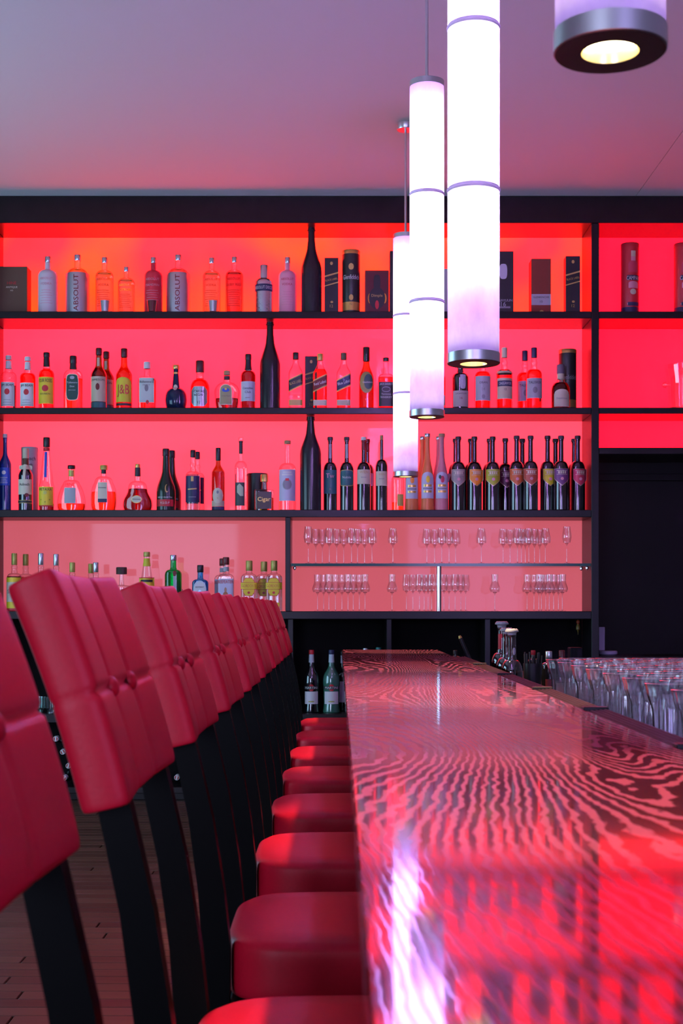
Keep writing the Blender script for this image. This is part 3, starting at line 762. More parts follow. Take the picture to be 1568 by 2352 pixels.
def bottle(name, label, cx, wpx, top, base, D, shape, glass, liquid=None, level=0.6, cap=None, capz=.90, capr=None, labels=(), texts=(),
           depth=1.0, n=2.0, group=None, neck=None, cat='bottle', zbase=None, seg=28):
    zb = ZS[base] if zbase is None else zbase
    H = PZ(top, D) - zb; W = wpx / 2 * D / FPX
    root = tag(empty(name, (PX(cx, D), D, zb + 0.0005)), label, cat, group)
    prof = profile(SHAPES[shape])
    if cap is not None and shape not in ('magnum', 'magnum2'):
        body = [p for p in prof if p[0] < max(capz + .02, .5)]
        if body[-1][0] < capz: body.append((capz, interp(prof, capz)))
    else: body = prof
    nn = n
    lathe('body', body, W, H, glass, root, depth, nn, seg)
    if liquid is not None:
        lp = [(max(z, 0.02), max(r * 0.93, 0.02)) for z, r in body if z < level] + [(level, interp(body, level) * 0.93)]
        q = [lp[0]]
        for p_ in lp[1:]:
            if p_[0] > q[-1][0] + 1e-5: q.append(p_)
        lathe('liquid', q, W, H, liquid, root, depth, nn, seg)
    if neck is not None:
        nz0, nz1, nm = neck
        np_ = [(nz0, interp(prof, nz0) * 1.04)] + [(z, r * 1.04) for z, r in prof if nz0 < z < nz1] + [(nz1, interp(prof, nz1) * 1.04)]
        lathe('neck_sleeve', np_, W, H, nm, root, 1.0, 2, 20, caps=False)
    if cap is not None:
        cr = capr or interp(prof, min(capz, .94)) * 1.15
        lathe('cap', [(capz, cr * .96), (capz + .004, cr), (.985, cr), (1.0, cr * .90)], W, H, cap, root, 1.0, 2, 20)
    for i, lb in enumerate(labels):
        kind, z0, z1, wf, m = lb[:5]; ex = lb[5] if len(lb) > 5 else {}
        label_patch(ex.get('name', 'paper_label'), prof, W, H, min(depth, 1), nn, kind, z0, z1, wf, m, root, ex.get('xo', 0), ex.get('slope', 0), 0.0011 + 0.0005 * i)
    for tx in texts:
        s, z, wf, m = tx[:4]; ex = tx[4] if len(tx) > 4 else {}
        wrap_text(s, prof, W, H, min(depth, 1), nn, z, wf, m, root, ex.get('h'), ex.get('rot', 0.0), ex.get('xo', 0), 0.0026)
    return root
def carton(name, label, x0, x1, top, base, D, mat, dp=0.09, prints=(), texts=(), cat='box', group=None, seam=True):
    """upright carton with lid flap; prints (u0,u1,v0,v1,mat,kind)"""
    zb = ZS[base]; H = PZ(top, D) - zb; a, b = PX(x0, D), PX(x1, D); Wd = b - a
    root = tag(empty(name, ((a + b) / 2, D, zb + .0005)), label, cat, group)
    box('carton', -Wd / 2, Wd / 2, 0, dp, 0, H, mat, root, 0.0018)
    if seam: box('lid_flap', -Wd / 2 + .002, Wd / 2 - .002, -.0006, .004, H - .012, H - .002, mat, root, 0.0004)
    yk = -0.0012
    for pr in prints:
        u0, u1, v0, v1, m = pr[:5]; kind = pr[5] if len(pr) > 5 else 'rect'
        sl = pr[6] if len(pr) > 6 else 0.0
        X0, X1, Z0, Z1 = (u0 - .5) * Wd, (u1 - .5) * Wd, v0 * H, v1 * H
        if kind in ('oval', 'stad'):
            pts = []
            for i in range(24):
                t = 2 * PI * i / 24; e = 1.0 if kind == 'oval' else .55
                c, q = math.cos(t), math.sin(t)
                pts.append(((X0 + X1) / 2 + math.copysign(abs(c) ** e, c) * (X1 - X0) / 2, yk, (Z0 + Z1) / 2 + math.copysign(abs(q) ** (1 if kind == 'oval' else .7), q) * (Z1 - Z0) / 2))
            mk('print', pts, [tuple(range(24))], m, root)
        else:
            mk('print', [(X0, yk, Z0), (X1, yk, Z0 + sl * H), (X1, yk, Z1 + sl * H), (X0, yk, Z1)], [(0, 1, 2, 3)], m, root)
        yk -= .0004
    for tx in texts:
        s, u, v_, wf, m = tx[:5]; ex = tx[5] if len(tx) > 5 else {}
        flat_text(s, (u - .5) * Wd, v_ * H, wf * Wd, yk - .0004, m, root, ex.get('h') and ex['h'] * H, ex.get('rot', 0.0))
    return root
def canister(name, label, cx, wpx, top, base, D, mat, lid, bands=(), texts=(), cat='tube box', group=None, labels=()):
    zb = ZS[base]; H = PZ(top, D) - zb; W = wpx / 2 * D / FPX
    root = tag(empty(name, (PX(cx, D), D, zb + .0005)), label, cat, group)
    prof = [(0, .97), (.01, 1), (.93, 1), (.94, 1)]
    lathe('tube_body', prof, W, H, mat, root, 1, 2, 32)
    lathe('lid', [(.935, 1.02), (.99, 1.02), (1.0, .97), (1.0, .90)], W, H, lid, root, 1, 2, 32)
    for z0, z1, m in bands: lathe('printed_band', [(z0, 1.008), (z1, 1.008)], W, H, m, root, 1, 2, 32, caps=False)
    for i, lb in enumerate(labels):
        kind, z0, z1, wf, m = lb[:5]; ex = lb[5] if len(lb) > 5 else {}
        label_patch('print', [(0, 1), (1, 1)], W, H, 1, 2, kind, z0, z1, wf, m, root, ex.get('xo', 0), ex.get('slope', 0), .0013 + .0004 * i)
    for tx in texts:
        s, z, wf, m = tx[:4]; ex = tx[4] if len(tx) > 4 else {}
        wrap_text(s, [(0, 1), (1, 1)], W, H, 1, 2, z, wf, m, root, ex.get('h'), 0.0, ex.get('xo', 0), .0034)
    return root

DM, DK = 8.835, 8.962                                  # middle and back of a shelf
G1 = 'clear vodka style bottles on the top shelf'
def lines(z0, z1, k, wf, m):                          # small print as thin strips
    return [('rect', z0 + (z1 - z0) * i / k, z0 + (z1 - z0) * i / k + .006, wf * (1 - .12 * ((i * 7) % 3)), m, {'name': 'small_print'}) for i in range(k)]
# ---- top shelf
carton('gift_box', 'tan brown gift box at the left end of the top shelf', -8, 62, 612, 1, 8.80, brownp, .12, (), (('HINE', .50, .655, .30, redp), ('ANTIQUE', .50, .565, .38, cream), ('XO', .50, .50, .10, cream)))
bottle('vodka_bottle', 'white frosted bottle beside the tan gift box on the top shelf', 110, 45, 590, 1, DM, 'vodka', frost, cap=silver, texts=(('ABSOLUT', .60, .70, pinkink), ('VODKA', .51, .62, pinkink)), labels=lines(.18, .44, 6, .62, pinkink), group=G1)
def sleeve_bottle(cx, label):
    r = bottle('vodka_bottle', label, cx, 48, 586, 1, DM, 'vodka', clear, lq_vodka, .74, cap=silver, group=G1)
    H = PZ(586, DM) - ZS[1]; W = 55 / 2 * DM / FPX
    lathe('metal_sleeve', [(0, 1), (.66, 1), (.68, .97)], W, H, pbr('satin_steel_sleeve', (0.62, 0.68, 0.74), 0.32, metal=0.9), r, 1, 2, 36, caps=False)
    wrap_text('ABSOLUT', [(0, 1), (1, 1)], W, H, 1, 2, .34, .60, redink, r, .20, 90, .05, .002)
sleeve_bottle(178, 'bottle in a steel sleeve with upright lettering, right of the white frosted bottle')
sleeve_bottle(409, 'bottle in a steel sleeve with upright red lettering, between two red printed bottles')
vodka_txt = lambda b, m, w=.72: (('ABSOLUT', .60, .80, m), (b, .50, w, m))
bottle('vodka_bottle', 'clear bottle with dark red print right of the first steel sleeve', 240, 42, 592, 1, DM, 'vodka', clear, lq_vodka, .72, cap=silver, texts=vodka_txt('VODKA', redink, .62), labels=lines(.14, .44, 8, .70, redink), group=G1)
bottle('vodka_bottle', 'short clear bottle with yellow lettering on the top shelf', 290, 39, 614, 1, DM, 'vodka', clear, lq_vodka, .72, cap=silver, texts=vodka_txt('CITRON', yellow), labels=lines(.14, .44, 8, .70, redink), group=G1)
bottle('vodka_bottle', 'red tinted bottle left of the second steel sleeve', 352, 42, 592, 1, DM, 'vodka', frostred, cap=silver, texts=vodka_txt('MANDRIN', pinkink, .80), labels=lines(.24, .44, 5, .70, pinkink), group=G1)
bottle('vodka_bottle', 'clear bottle with dark red print right of the second steel sleeve', 486, 41, 593, 1, DM, 'vodka', clear, lq_vodka, .72, cap=silver, texts=vodka_txt('VODKA', redink, .62), labels=lines(.14, .44, 8, .70, redink), group=G1)
bottle('vodka_bottle', 'pink tinted clear bottle with two lines of bold red letters', 538, 42, 591, 1, DM, 'vodka', clear, liquid_mat('pink_spirit', (0.42, 0.40, 0.45)), .72, cap=silver, texts=vodka_txt('RUBY RED', redink, .86), labels=lines(.14, .44, 8, .70, redink), group=G1)
bottle('disco_bottle', 'mirrored silver bottle with a dark printed band on the top shelf', 606, 42, 610, 1, DM, 'gin', pbr('mirror_facets', (0.72, 0.74, 0.82), 0.12, metal=0.95, bump=0.6, nscale=90), cap=silver, capz=.74, labels=(('rect', .46, .60, .97, navyp, {'name': 'printed_band'}),), texts=(('ABSOLUT DISCO', .53, 1.1, whiteink, {'h': .06}),), group=G1)
bottle('vodka_bottle', 'frosted pink bottle beside the tall black bottle on the top shelf', 660, 42, 592, 1, DM, 'vodka', frostpink, cap=silver, texts=(('ABSOLUT', .60, .74, redp), ('VODKA', .51, .60, redp)), labels=lines(.16, .42, 6, .62, pinkink), group=G1)
for cx, m, lb in ((241, pbr('shot_silver', (0.75, 0.78, 0.80), 0.2, metal=0.6), 'small silvery tumbler standing in front of the first clear vodka bottle'), (349, darkredp, 'small dark red tumbler in front of the red tinted bottle'), (489, pbr('shot_silver', (0.75, 0.78, 0.80), 0.2), 'small silvery tumbler in front of the clear bottle right of the second sleeve')):
    r = tag(empty('shot_glass', (PX(cx, 8.735), 8.735, ZS[1] + .0005)), lb, 'glass', 'small tumblers on the top shelf')
    lathe('glass_wall', [(0, .78), (1, 1)], .031, .078, clear, r, seg=24, caps=False); lathe('contents', [(.06, .74), (.92, .95)], .030, .078, m, r, seg=24)
def magnum(cx, w_, top, base, lb, shape='magnum'):
    r = bottle('display_bottle', lb, cx, w_, top, base, 8.80, shape, satinblack, group='tall black display bottles', seg=40)
    H = PZ(top, 8.80) - ZS[base]; W = w_ / 2 * 8.80 / FPX
    lathe('neck_ring', [(.955, .35), (.96, .39), (.975, .39), (.98, .35)], W, H, satinblack, r, seg=24, caps=False)
magnum(715, 47, 524, 1, 'tall black display bottle in the middle of the top shelf')
magnum(620, 47, 740, 2, 'tall black display bottle on the second shelf from the top')
magnum(713, 49, 957.5, 3, 'tall black display bottle on the third shelf, left of the wine bottles', 'magnum2')
JW = ((.0, 1.0, .655, .682, goldink, 'rect', .07), (.0, 1.0, .49, .51, goldink, 'rect', .07), (.4, .6, .87, .93, goldink, 'oval'), (.42, .62, .20, .24, goldink, 'oval'))
JT = (('BLACK LABEL', .5, .615, .9, goldink, {'rot': .20, 'h': .035}), ('12', .5, .15, .22, goldink))
GB = 'whisky cartons on the top shelf'
carton('whisky_carton', 'slim black carton with gold diagonal bands right of the black bottle, top shelf', 745, 777, 592, 1, 8.80, blackp, .085, JW, JT, group=GB)
canister('whisky_tube', 'black round tube with gold band on the top shelf', 806, 41, 577, 1, DM, pbr('tube_black', (0.02, 0.022, 0.02), .35), gold, ((.06, .19, gold),), (('Glenfiddich', .57, 1.0, whiteink, {'h': .07}), ('12', .155, .12, ink)), labels=(('oval', .68, .78, .3, goldink), ('oval', .21, .30, .25, goldink)))
carton('whisky_carton', 'dark red carton with a picture of a flask, top shelf', 838, 893, 621, 1, 8.80, darkredp, .09, ((.06, .94, .05, .95, pbr('wine_red_card', (.10, .006, .012), .5)), (.12, .30, .25, .48, orangep, 'oval'), (.72, .90, .25, .48, orangep, 'oval'), (.16, .84, .12, .62, blackp, 'oval'), (.36, .64, .55, .90, blackp, 'stad'), (.42, .58, .12, .32, redp, 'oval')), (('Dimple', .5, .42, .46, goldink),), group=GB)
carton('whisky_carton', 'black carton half hidden behind the farthest lamp, top shelf', 895, 952, 576, 1, 8.80, blackp, .09, group=GB)
carton('whisky_carton', 'pale grey carton seen between the two lamps, top shelf', 968, 1046, 617, 1, 8.80, greyp, .09, ((.78, .86, .82, .90, redp, 'oval'), (.78, .86, .05, .12, redp, 'oval')), (), group=GB)
carton('whisky_carton', 'black carton with a pale oval right of the large lamp, top shelf', 1106, 1179, 577, 1, 8.80, blackp, .09, ((.56, .80, .56, .80, lilacp, 'stad'), (.46, .9, .10, .13, greyink)), (('LAGAVULIN', .68, .225, .56, greyp), ('16', .68, .165, .16, greyp)), group=GB)
carton('whisky_carton', 'rust red carton with a white band on the top shelf', 1220, 1265, 594, 1, 8.80, rustp, .12, ((0, 1.0, .17, .365, greyp), (.42, .62, .03, .08, goldink, 'oval')), (('GLENKINCHIE', .5, .31, .82, ink), ('10', .5, .23, .13, ink)), group=GB)
carton('whisky_carton', 'slim black carton with gold diagonal bands beside the upright, top shelf', 1299, 1332, 588, 1, 8.80, blackp, .085, JW, JT, group=GB)
for cx, lb in ((1446, 'red round tube with bottle picture, left of two in the right bay'), (1568, 'red round tube with bottle picture, cut by the right edge of the picture')):
    canister('aperitif_tube', lb, cx, 41, 561, 1, DM, redp, redp, ((.0, .10, navyp),), (('CAMPARI', .50, .80, whiteink, {'h': .055, 'xo': .22}), ('CAMPARI', .14, .72, whiteink, {'h': .035, 'xo': .22})), group='red tubes in the right bay',
             labels=(('rect', .74, .80, .26, pinkink, {'xo': .18}), ('rect', .80, .88, .26, cream, {'xo': .18}), ('arch', .58, .74, .55, rosep, {'xo': .18}), ('rect', .47, .54, .70, navyp, {'xo': .20}), ('arch', .36, .455, .55, pinkink, {'xo': .20}), ('oval', .27, .35, .35, cream, {'xo': .16}), ('rect', .115, .165, .62, navyp, {'xo': .20})))
# ---- second shelf
G2 = 'spirit bottles on the second shelf'
def B2(label, cx, w_, top, shape, glass, liq=None, lev=.6, D=DM, name='whisky_bottle', **k):
    return bottle(name, label, cx, w_, top, 2, D, shape, glass, liq, lev, group=G2, **k)
jb = dict(cap=white, capz=.92, neck=(.76, .90, white), labels=(('rect', .06, .50, .86, white), ('oval', .27, .38, .34, redp, {'name': 'seal'})) + tuple(lines(.08, .22, 3, .6, greyink)), texts=(('JIM BEAM', .44, .84, ink, {'h': .055}),))
B2('white capped bottle with a white label, leftmost on the second shelf', 20, 36, 817, 'bourbon', clear, lq_clear, .45, **jb)
B2('white capped amber bottle with a white label, second from the left, second shelf', 64, 36, 820, 'bourbon', clear, lq_red, .68, **jb)
B2('black capped bottle with a yellow label, third from the left, second shelf', 107, 36, 810, 'bourbon', clear, lq_red, .72, cap=black_cap, capz=.92, neck=(.76, .92, blackp), labels=(('rect', .10, .56, .94, yellow), ('oval', .31, .42, .42, redp, {'name': 'seal'})), texts=(('FOUR ROSES', .50, .95, ink, {'h': .06}), ('BOURBON', .27, .66, ink, {'h': .03})))
B2('flat amber bottle with a dark green oval label', 168, 44, 818, 'flask', clear, lq_amber, .58, depth=.55, n=3, cap=black_cap, capz=.86, neck=(.76, .86, blackp), labels=(('stad', .17, .66, .66, cream), ('stad', .185, .645, .60, greenp), ('oval', .56, .62, .25, greyp, {'name': 'crest'})), texts=(('Tullamore', .50, .54, whiteink), ('Dew', .43, .24, whiteink)) + tuple((t, z, .38, whiteink) for t, z in (('IRISH WHISKEY', .36),)))
for cx, top, D, lb in ((227, 800, DM, 'green whisky bottle with a beige label standing in front of its twin'), (244, 808, DK, 'green whisky bottle with a beige label, half hidden behind its twin')):
    B2(lb, cx, 36, top, 'jameson', greeng, lq_amber, .68, D=D, cap=pbr('dark_red_cap', (.07, .012, .014), .4), capz=.89, labels=(('rect', .13, .53, .95, beige), ('rect', .0, .12, .97, tealp), ('oval', .31, .42, .26, darkredp, {'name': 'crest'}), ('rect', .70, .84, .16, beige)), texts=(('JAMESON', .47, .94, ink, {'h': .045}),))
B2('bottle with a yellow green label and large red initials', 285, 37, 801, 'jameson', olive, lq_pale, .68, cap=pbr('dark_red_cap', (.07, .012, .014), .4), capz=.86, labels=(('arch', .12, .52, .95, yellowgreen), ('rect', .065, .10, .95, ink)), texts=(('J&B', .30, .80, redp, {'h': .20}),))
B2('square white capped bottle with a pale label and red seal', 338, 41, 832, 'square', clear, lq_red, .66, depth=.6, n=4, cap=white, capz=.86, labels=(('rect', .15, .66, .84, pbr('pale_mint_paper', (.60, .70, .66), .6)), ('oval', .11, .20, .18, redp, {'name': 'seal', 'xo': .1}), ('oval', .38, .52, .22, greyink, {'name': 'crest'})), texts=(("Ballantine's", .58, .76, ink), ('FINEST', .51, .4, greyink)))
B2('dark blue ceramic flask with a gold stopper', 404, 50, 839, 'ball', blueceramic, None, .5, cap=gold, capz=.91, capr=.32, labels=(('oval', .42, .56, .20, cream, {'name': 'medallion'}), ('rect', .80, .84, .24, gold)), seg=36)
B2('round shouldered amber bottle with a silver arched label', 459, 45, 829, 'chivas', clear, lq_red, .64, cap=pbr('dark_red_cap', (.07, .012, .014), .4), capz=.76, labels=(('oct', .06, .46, .80, silver),), texts=(('CHIVAS', .36, .56, ink), ('REGAL', .29, .50, ink), ('12', .14, .14, ink)))
B2('wide crown shaped decanter with an arched label', 521, 58, 852, 'crown', clear, lq_dark, .30, depth=.55, cap=cork, capz=.89, capr=.26, neck=(.78, .86, ink), labels=(('arch', .12, .64, .50, cream, {'xo': -.05}), ('arch', .14, .62, .44, pbr('sage_paper', (.34, .34, .16), .5), {'xo': -.05}), ('oval', .44, .54, .30, bluep, {'name': 'crest', 'xo': -.05}), ('oval', .49, .54, .10, gold, {'name': 'crest', 'xo': -.05})), texts=(('Crown Royal', .34, .34, ink, {'xo': -.05}),))
B2('black capped reddish bottle with a pale blue label', 570, 35, 814, 'bourbon', clear, lq_dark, .70, cap=black_cap, capz=.90, neck=(.72, .90, blackp), labels=(('rect', .15, .50, .94, pbr('pale_blue_paper', (.58, .66, .74), .6)),), texts=(('Canadian', .38, .72, navyp), ('Club', .31, .40, navyp), ('WHISKY', .21, .34, redink)))
def walker(lb, cx, top, band, txt, tm, liq, cap, bot, D=DM, lev=.72):
    B2(lb, cx, 33, top, 'walker', clear, liq, lev, D=D, n=5, cap=cap, capz=.88, labels=(('diag', .36, .575, .98, goldink, {'slope': .06}), ('diag', .385, .55, .98, band, {'slope': .06, 'name': 'slanted_label'}), ('rect', .07, .17, .94, bot)), texts=((txt, .47, .86, tm, {'rot': .28, 'h': .05}),))
walker('square clear bottle with a slanted black label, right of the black bottle', 679, 810, blackp, 'BLACK LABEL', goldink, lq_clear, black_cap, goldink, lev=.26)
carton('whisky_carton', 'black carton with gold diagonal bands standing behind bottles on the second shelf', 700, 729, 818, 2, 8.93, blackp, .07, JW, JT)
walker('square bottle with a slanted dark red label and gold cap', 735, 813, darkredp, 'Red Label', whiteink, lq_red, olivegold, cream)
walker('square bottle with a slanted dark blue label', 789, 811, navyp, 'Blue Label', whiteink, lq_red, pbr('olive_cap', (.10, .09, .05), .5), beige, lev=.40)
B2('olive green triangular bottle with a dark round label', 841, 34, 798, 'triangle', olive, lq_amber, .60, n=3, cap=black_cap, capz=.78, labels=(('oval', .26, .60, .90, pbr('olive_paper', (.30, .28, .08), .5)), ('oval', .32, .56, .60, greenp, {'xo': .25})), texts=(('Glenfiddich', .43, .66, whiteink, {'xo': .15}), ('12', .16, .14, whiteink)))
B2('square black labelled bottle left of the lamps', 886, 36, 822, 'square', clear, lq_red, .62, n=5, cap=black_cap, capz=.93, labels=(('rect', .06, .52, .94, blackp), ('oval', .33, .43, .55, greyp, {'name': 'crest'}), ('oval', .34, .42, .50, blackp, {'name': 'crest'})), texts=(("JACK DANIEL'S", .475, .80, whiteink, {'h': .045}), ('Tennessee', .29, .60, whiteink), ('WHISKEY', .23, .74, whiteink)))
B2('red bottle almost hidden between the two lamps, second shelf', 1007, 32, 815, 'malt', clear, lq_red, .62, cap=black_cap, capz=.86, labels=(('rect', .08, .26, .9, greyp),))
B2('dark bottle with a pale oval and label below the large lamp', 1057, 38, 812, 'malt', blackglass, cap=black_cap, capz=.86, labels=(('rect', .05, .33, .92, pbr('stone_paper', (.48, .46, .42), .6)), ('stad', .36, .66, .34, lilacp, {'xo': .22})), texts=(('LAGAVULIN', .28, .70, ink), ('16', .20, .16, redink)))
B2('red bottle with a tall white label below the large lamp', 1108, 37, 806, 'malt', clear, lq_red, .64, cap=black_cap, capz=.86, labels=(('rect', .15, .56, .93, greyp), ('oval', .18, .25, .22, greyink, {'name': 'crest'})), texts=(('OBAN', .45, .50, ink), ('14', .34, .22, greyink)))
B2('cream capped red bottle with a blue banded label', 1158, 37, 799, 'malt', clear, lq_red, .64, cap=cream, capz=.84, neck=(.58, .62, beige), labels=(('rect', .17, .50, .94, beige), ('rect', .37, .46, .90, navyp, {'name': 'printed_band'})), texts=(('CRAGGANMORE', .415, .84, whiteink, {'h': .045}), ('12', .32, .14, ink)))
for cx, top, D, lb in ((1205, 806, DK, 'navy capped red bottle with a pale label, half hidden behind its twin'), (1226, 799, DM, 'navy capped red bottle with a pale label in front of its twin')):
    B2(lb, cx, 37, top, 'malt', clear, lq_red, .64, D=D, cap=navyp, capz=.84, labels=(('rect', .18, .50, .94, greyp), ('oval', .26, .36, .30, greyink, {'name': 'crest'})), texts=(('TALISKER', .43, .84, ink, {'h': .04}),))
B2('short round bottle with a cream label beside the black tube', 1287, 43, 838, 'chivas', clear, lq_dark, .60, cap=pbr('navy_top_cap', (.16, .14, .2), .5), capz=.80, neck=(.68, .80, cream), labels=(('arch', .06, .44, .80, cream),), texts=(('Dalwhinnie', .24, .60, greyink),))
canister('whisky_tube', 'black round tube at the right end of the second shelf', 1303, 40, 804, 2, DK, pbr('tube_black', (0.02, 0.022, 0.02), .35), gold, ((.08, .20, gold),), (('Glenfiddich', .55, 1.0, greyp, {'h': .07}),))
# glass ice bucket in the right bay
ib = tag(empty('ice_bucket', (PX(1573, DM), DM, ZS[2] + .0005)), 'clear glass ice bucket with knob handles in the right bay', 'ice bucket')
Hb = PZ(840, DM) - ZS[2]; Wb = 48 * DM / FPX
lathe('bucket_wall', profile([(0, .74), ('d', .04, .80), ('l', .55, .84), ('s', 1.0, 1.0)]), Wb, Hb, stemglass, ib, seg=40, caps=False)
lathe('bucket_base', [(0, .74), (.06, .78)], Wb, Hb, stemglass, ib, seg=40)
lathe('bucket_lining', profile([(.05, .62), ('l', .75, .66)]), Wb, Hb, stemglass, ib, seg=40, ribs=9, ribamp=.03, caps=False)
for sx in (-1, 1):
    k = lathe('knob_handle', profile([(0, .4), ('d', .3, 1), ('c', .3, 1), ('d', 1.0, .1)]), .021, .036, stemglass, ib, seg=16); k.rotation_euler = (0, sx * PI / 2, 0); k.location = (sx * Wb * .84, 0, Hb * .57)
# ---- third shelf
G3 = 'bottles on the third shelf'
def B3(label, cx, w_, top, shape, glass, liq=None, lev=.6, D=DM, name='spirit_bottle', group=G3, **k):
    return bottle(name, label, cx, w_, top, 3, D, shape, glass, liq, lev, group=group, **k)
B3('cobalt blue bottle with a white cap at the left end of the third shelf', 12, 27, 997, 'std', cobalt, cap=white, capz=.95, labels=(('rect', .33, .56, .90, bluep), ('oval', .47, .52, .35, whiteink, {'name': 'crest'})) + tuple(lines(.36, .45, 4, .6, whiteink)))
canister('brandy_tube', 'grey round tube standing behind a dark brandy bottle', 68, 38, 1028, 3, DK, greyp, greyp, (), (('Asbach', .82, .9, ink, {'xo': .1}), ('Uralt', .72, .5, ink, {'xo': .1})))
B3('dark brandy bottle with a cream label in front of a grey tube', 59, 33, 1030, 'jameson', blackglass, cap=beige, capz=.84, neck=(.72, .84, brownp), labels=(('rect', .26, .50, .94, cream), ('arch', .66, .735, .90, cream), ('rect', .50, .74, .18, cream), ('rect', .12, .17, .96, goldink), ('rect', .128, .162, .96, ink), ('oval', .22, .28, .28, darkredp, {'name': 'seal', 'xo': .35})), texts=(('Asbach', .42, .76, ink),))
B3('tall conical bottle with a yellow label and blue stripe', 107, 35, 1005, 'cone', clear, lq_dark, .10, cap=black_cap, capz=.87, neck=(.82, .86, redp), labels=(('rect', .06, .325, .95, yellow), ('rect', .45, .80, .18, bluep, {'xo': .0}), ('oval', .22, .27, .24, olivegold, {'name': 'medal'}), ('rect', .06, .075, .9, redp)), texts=(('METAXA', .29, .92, ink, {'h': .035}),) + tuple(('*', z, .09, ink, {'xo': x}) for x, z in ((-.6, .15), (0, .12), (.6, .15))))
B3('teardrop decanter with a dark stopper and low amber fill', 164, 66, 1069, 'hine', clear, lq_amber, .16, depth=.6, cap=black_cap, capz=.92, capr=.27, neck=(.76, .89, olivegold), labels=(('rect', .16, .50, .40, pbr('mist_label', (.42, .46, .50), .5)),), texts=(('HINE', .57, .32, redink),), seg=36)
B3('egg shaped decanter with a tall cream label and gilt stopper', 238, 60, 1069, 'egg', clear, lq_amber, .42, depth=.6, cap=olivegold, capz=.90, capr=.30, neck=(.82, .90, ink), labels=(('rect', .18, .62, .36, cream), ('rect', .18, .26, .34, navyp)), texts=(('Hennessy', .50, .30, ink), ), seg=36)
B3('bell shaped dark cognac flask with a small oval label', 316, 69, 1066, 'bell', clear, lq_dark, .47, depth=.55, cap=gold, capz=.92, capr=.17, neck=(.74, .92, ink), labels=(('oval', .16, .32, .36, gold), ('oval', .17, .31, .33, cream)), texts=(('Hennessy', .24, .26, ink),), seg=36)
for cx, top, D, lb in ((381, 1031, DM, 'dark green frosted cognac bottle with a red label, the front one'), (394, 1035, DK, 'dark green frosted cognac bottle, half hidden behind its twin')):
    B3(lb, cx, 44, top, 'remy', greenblack, D=D, cap=black_cap, capz=.88, labels=(('rect', .07, .18, .85, redp), ('oval', .29, .42, .20, goldink, {'name': 'emblem', 'xo': .2}), ('oval', .305, .42, .16, greenblack, {'name': 'emblem', 'xo': .26})), texts=(('RÉMY MARTIN', .215, .80, whiteink, {'h': .03}), ('V.S.O.P', .125, .5, whiteink)))
for cx, top, D, lb in ((443, 1034, DM, 'clear bottle with a dark label and black cap, front one of two'), (453, 1038, DK, 'clear bottle with a dark label and black cap, behind its twin')):
    B3(lb, cx, 34, top, 'malt', clear, lq_clear, .6, D=D, cap=black_cap, capz=.88, labels=(('rect', .14, .57, .94, navyp), ('rect', .48, .56, .18, goldink), ('diag', .345, .365, .6, goldink, {'name': 'small_print', 'slope': .006}), ('rect', .22, .23, .5, greyink, {'name': 'small_print'})))
B3('amber olive bottle with a black neck and cream oval label', 501, 30, 1029, 'std', olive, lq_amber, .62, cap=black_cap, capz=.80, labels=(('rect', .0, .065, .96, navyp), ('rect', .07, .16, .97, beige), ('oval', .12, .36, .80, cream), ('oval', .27, .32, .18, greyink, {'name': 'crest'})), texts=(('X', .20, .14, olivegold),))
B3('slim clear bottle with a black seal and dark grey label', 553, 29, 1005, 'slim', clear, lq_clear, .58, neck=(.78, .95, blackp), cap=clear, capz=.96, labels=(('rect', .07, .385, .76, pbr('slate_paper', (.05, .065, .065), .5), {'xo': -.12}), ('poly', .20, .37, .50, pbr('pale_green_paper', (.52, .60, .42), .5), {'xo': -.05})))
canister('cigar_canister', 'plain black round canister behind the square bottle', 591, 46, 1088, 3, DK, blackp, blackp, cat='canister')
B3('square glass bottle with gold script and round stopper', 607, 44, 1090, 'decan', clear, lq_pale, .36, depth=.7, n=6, cap=gold, capz=.80, capr=.40, labels=(('rect', .05, .52, .80, pbr('smoke_paper', (.06, .04, .035), .4)),), texts=(('Cigar', .30, .66, gold),))
B3('clear bottle with a large pale lilac label and cork cap', 660, 40, 1012, 'slim', clear, lq_clear, .62, cap=cork, capz=.95, labels=(('rect', .14, .58, .93, lilacp), ('oval', .29, .45, .56, greyp, {'name': 'emblem'}), ('oval', .30, .44, .50, greyink, {'name': 'emblem'}), ('rect', .42, .455, .2, redp, {'name': 'emblem'}), ('rect', .53, .55, .5, whiteink, {'name': 'small_print'}), ('rect', .495, .52, .6, whiteink, {'name': 'small_print'})))
G3w = 'dark wine bottles beside the black display bottle'
B3('dark bottle with a large pink initial on a teal label', 758, 32, 1004, 'grappa', blackglass, group=G3w, name='wine_bottle', cap=pbr('wax_black', (.03, .03, .035), .5), capz=.955, labels=(('rect', .23, .55, .95, tealp), ('rect', .71, .90, .18, greyp)), texts=(('Tw', .47, .62, pinkink), ('*', .29, .1, pinkink)))
B3('dark bottle with a green oval label and white script', 796, 32, 1004, 'grappa', blackglass, group=G3w, name='wine_bottle', cap=pbr('wax_black', (.03, .03, .035), .5), capz=.955, labels=(('stad', .33, .55, .95, goldink), ('stad', .338, .542, .93, tealp), ('rect', .71, .90, .18, greyp)), texts=(('Nobile', .45, .66, whiteink),))
B3('dark bottle with a white label and red neck capsule, front one', 835, 32, 1004, 'grappa', blackglass, group=G3w, name='wine_bottle', cap=white, capz=.955, neck=(.82, .95, darkredp), labels=(('rect', .36, .555, .95, cream),), texts=(('WIEN', .52, .66, goldink), ('BRAND', .45, .40, greyink)))
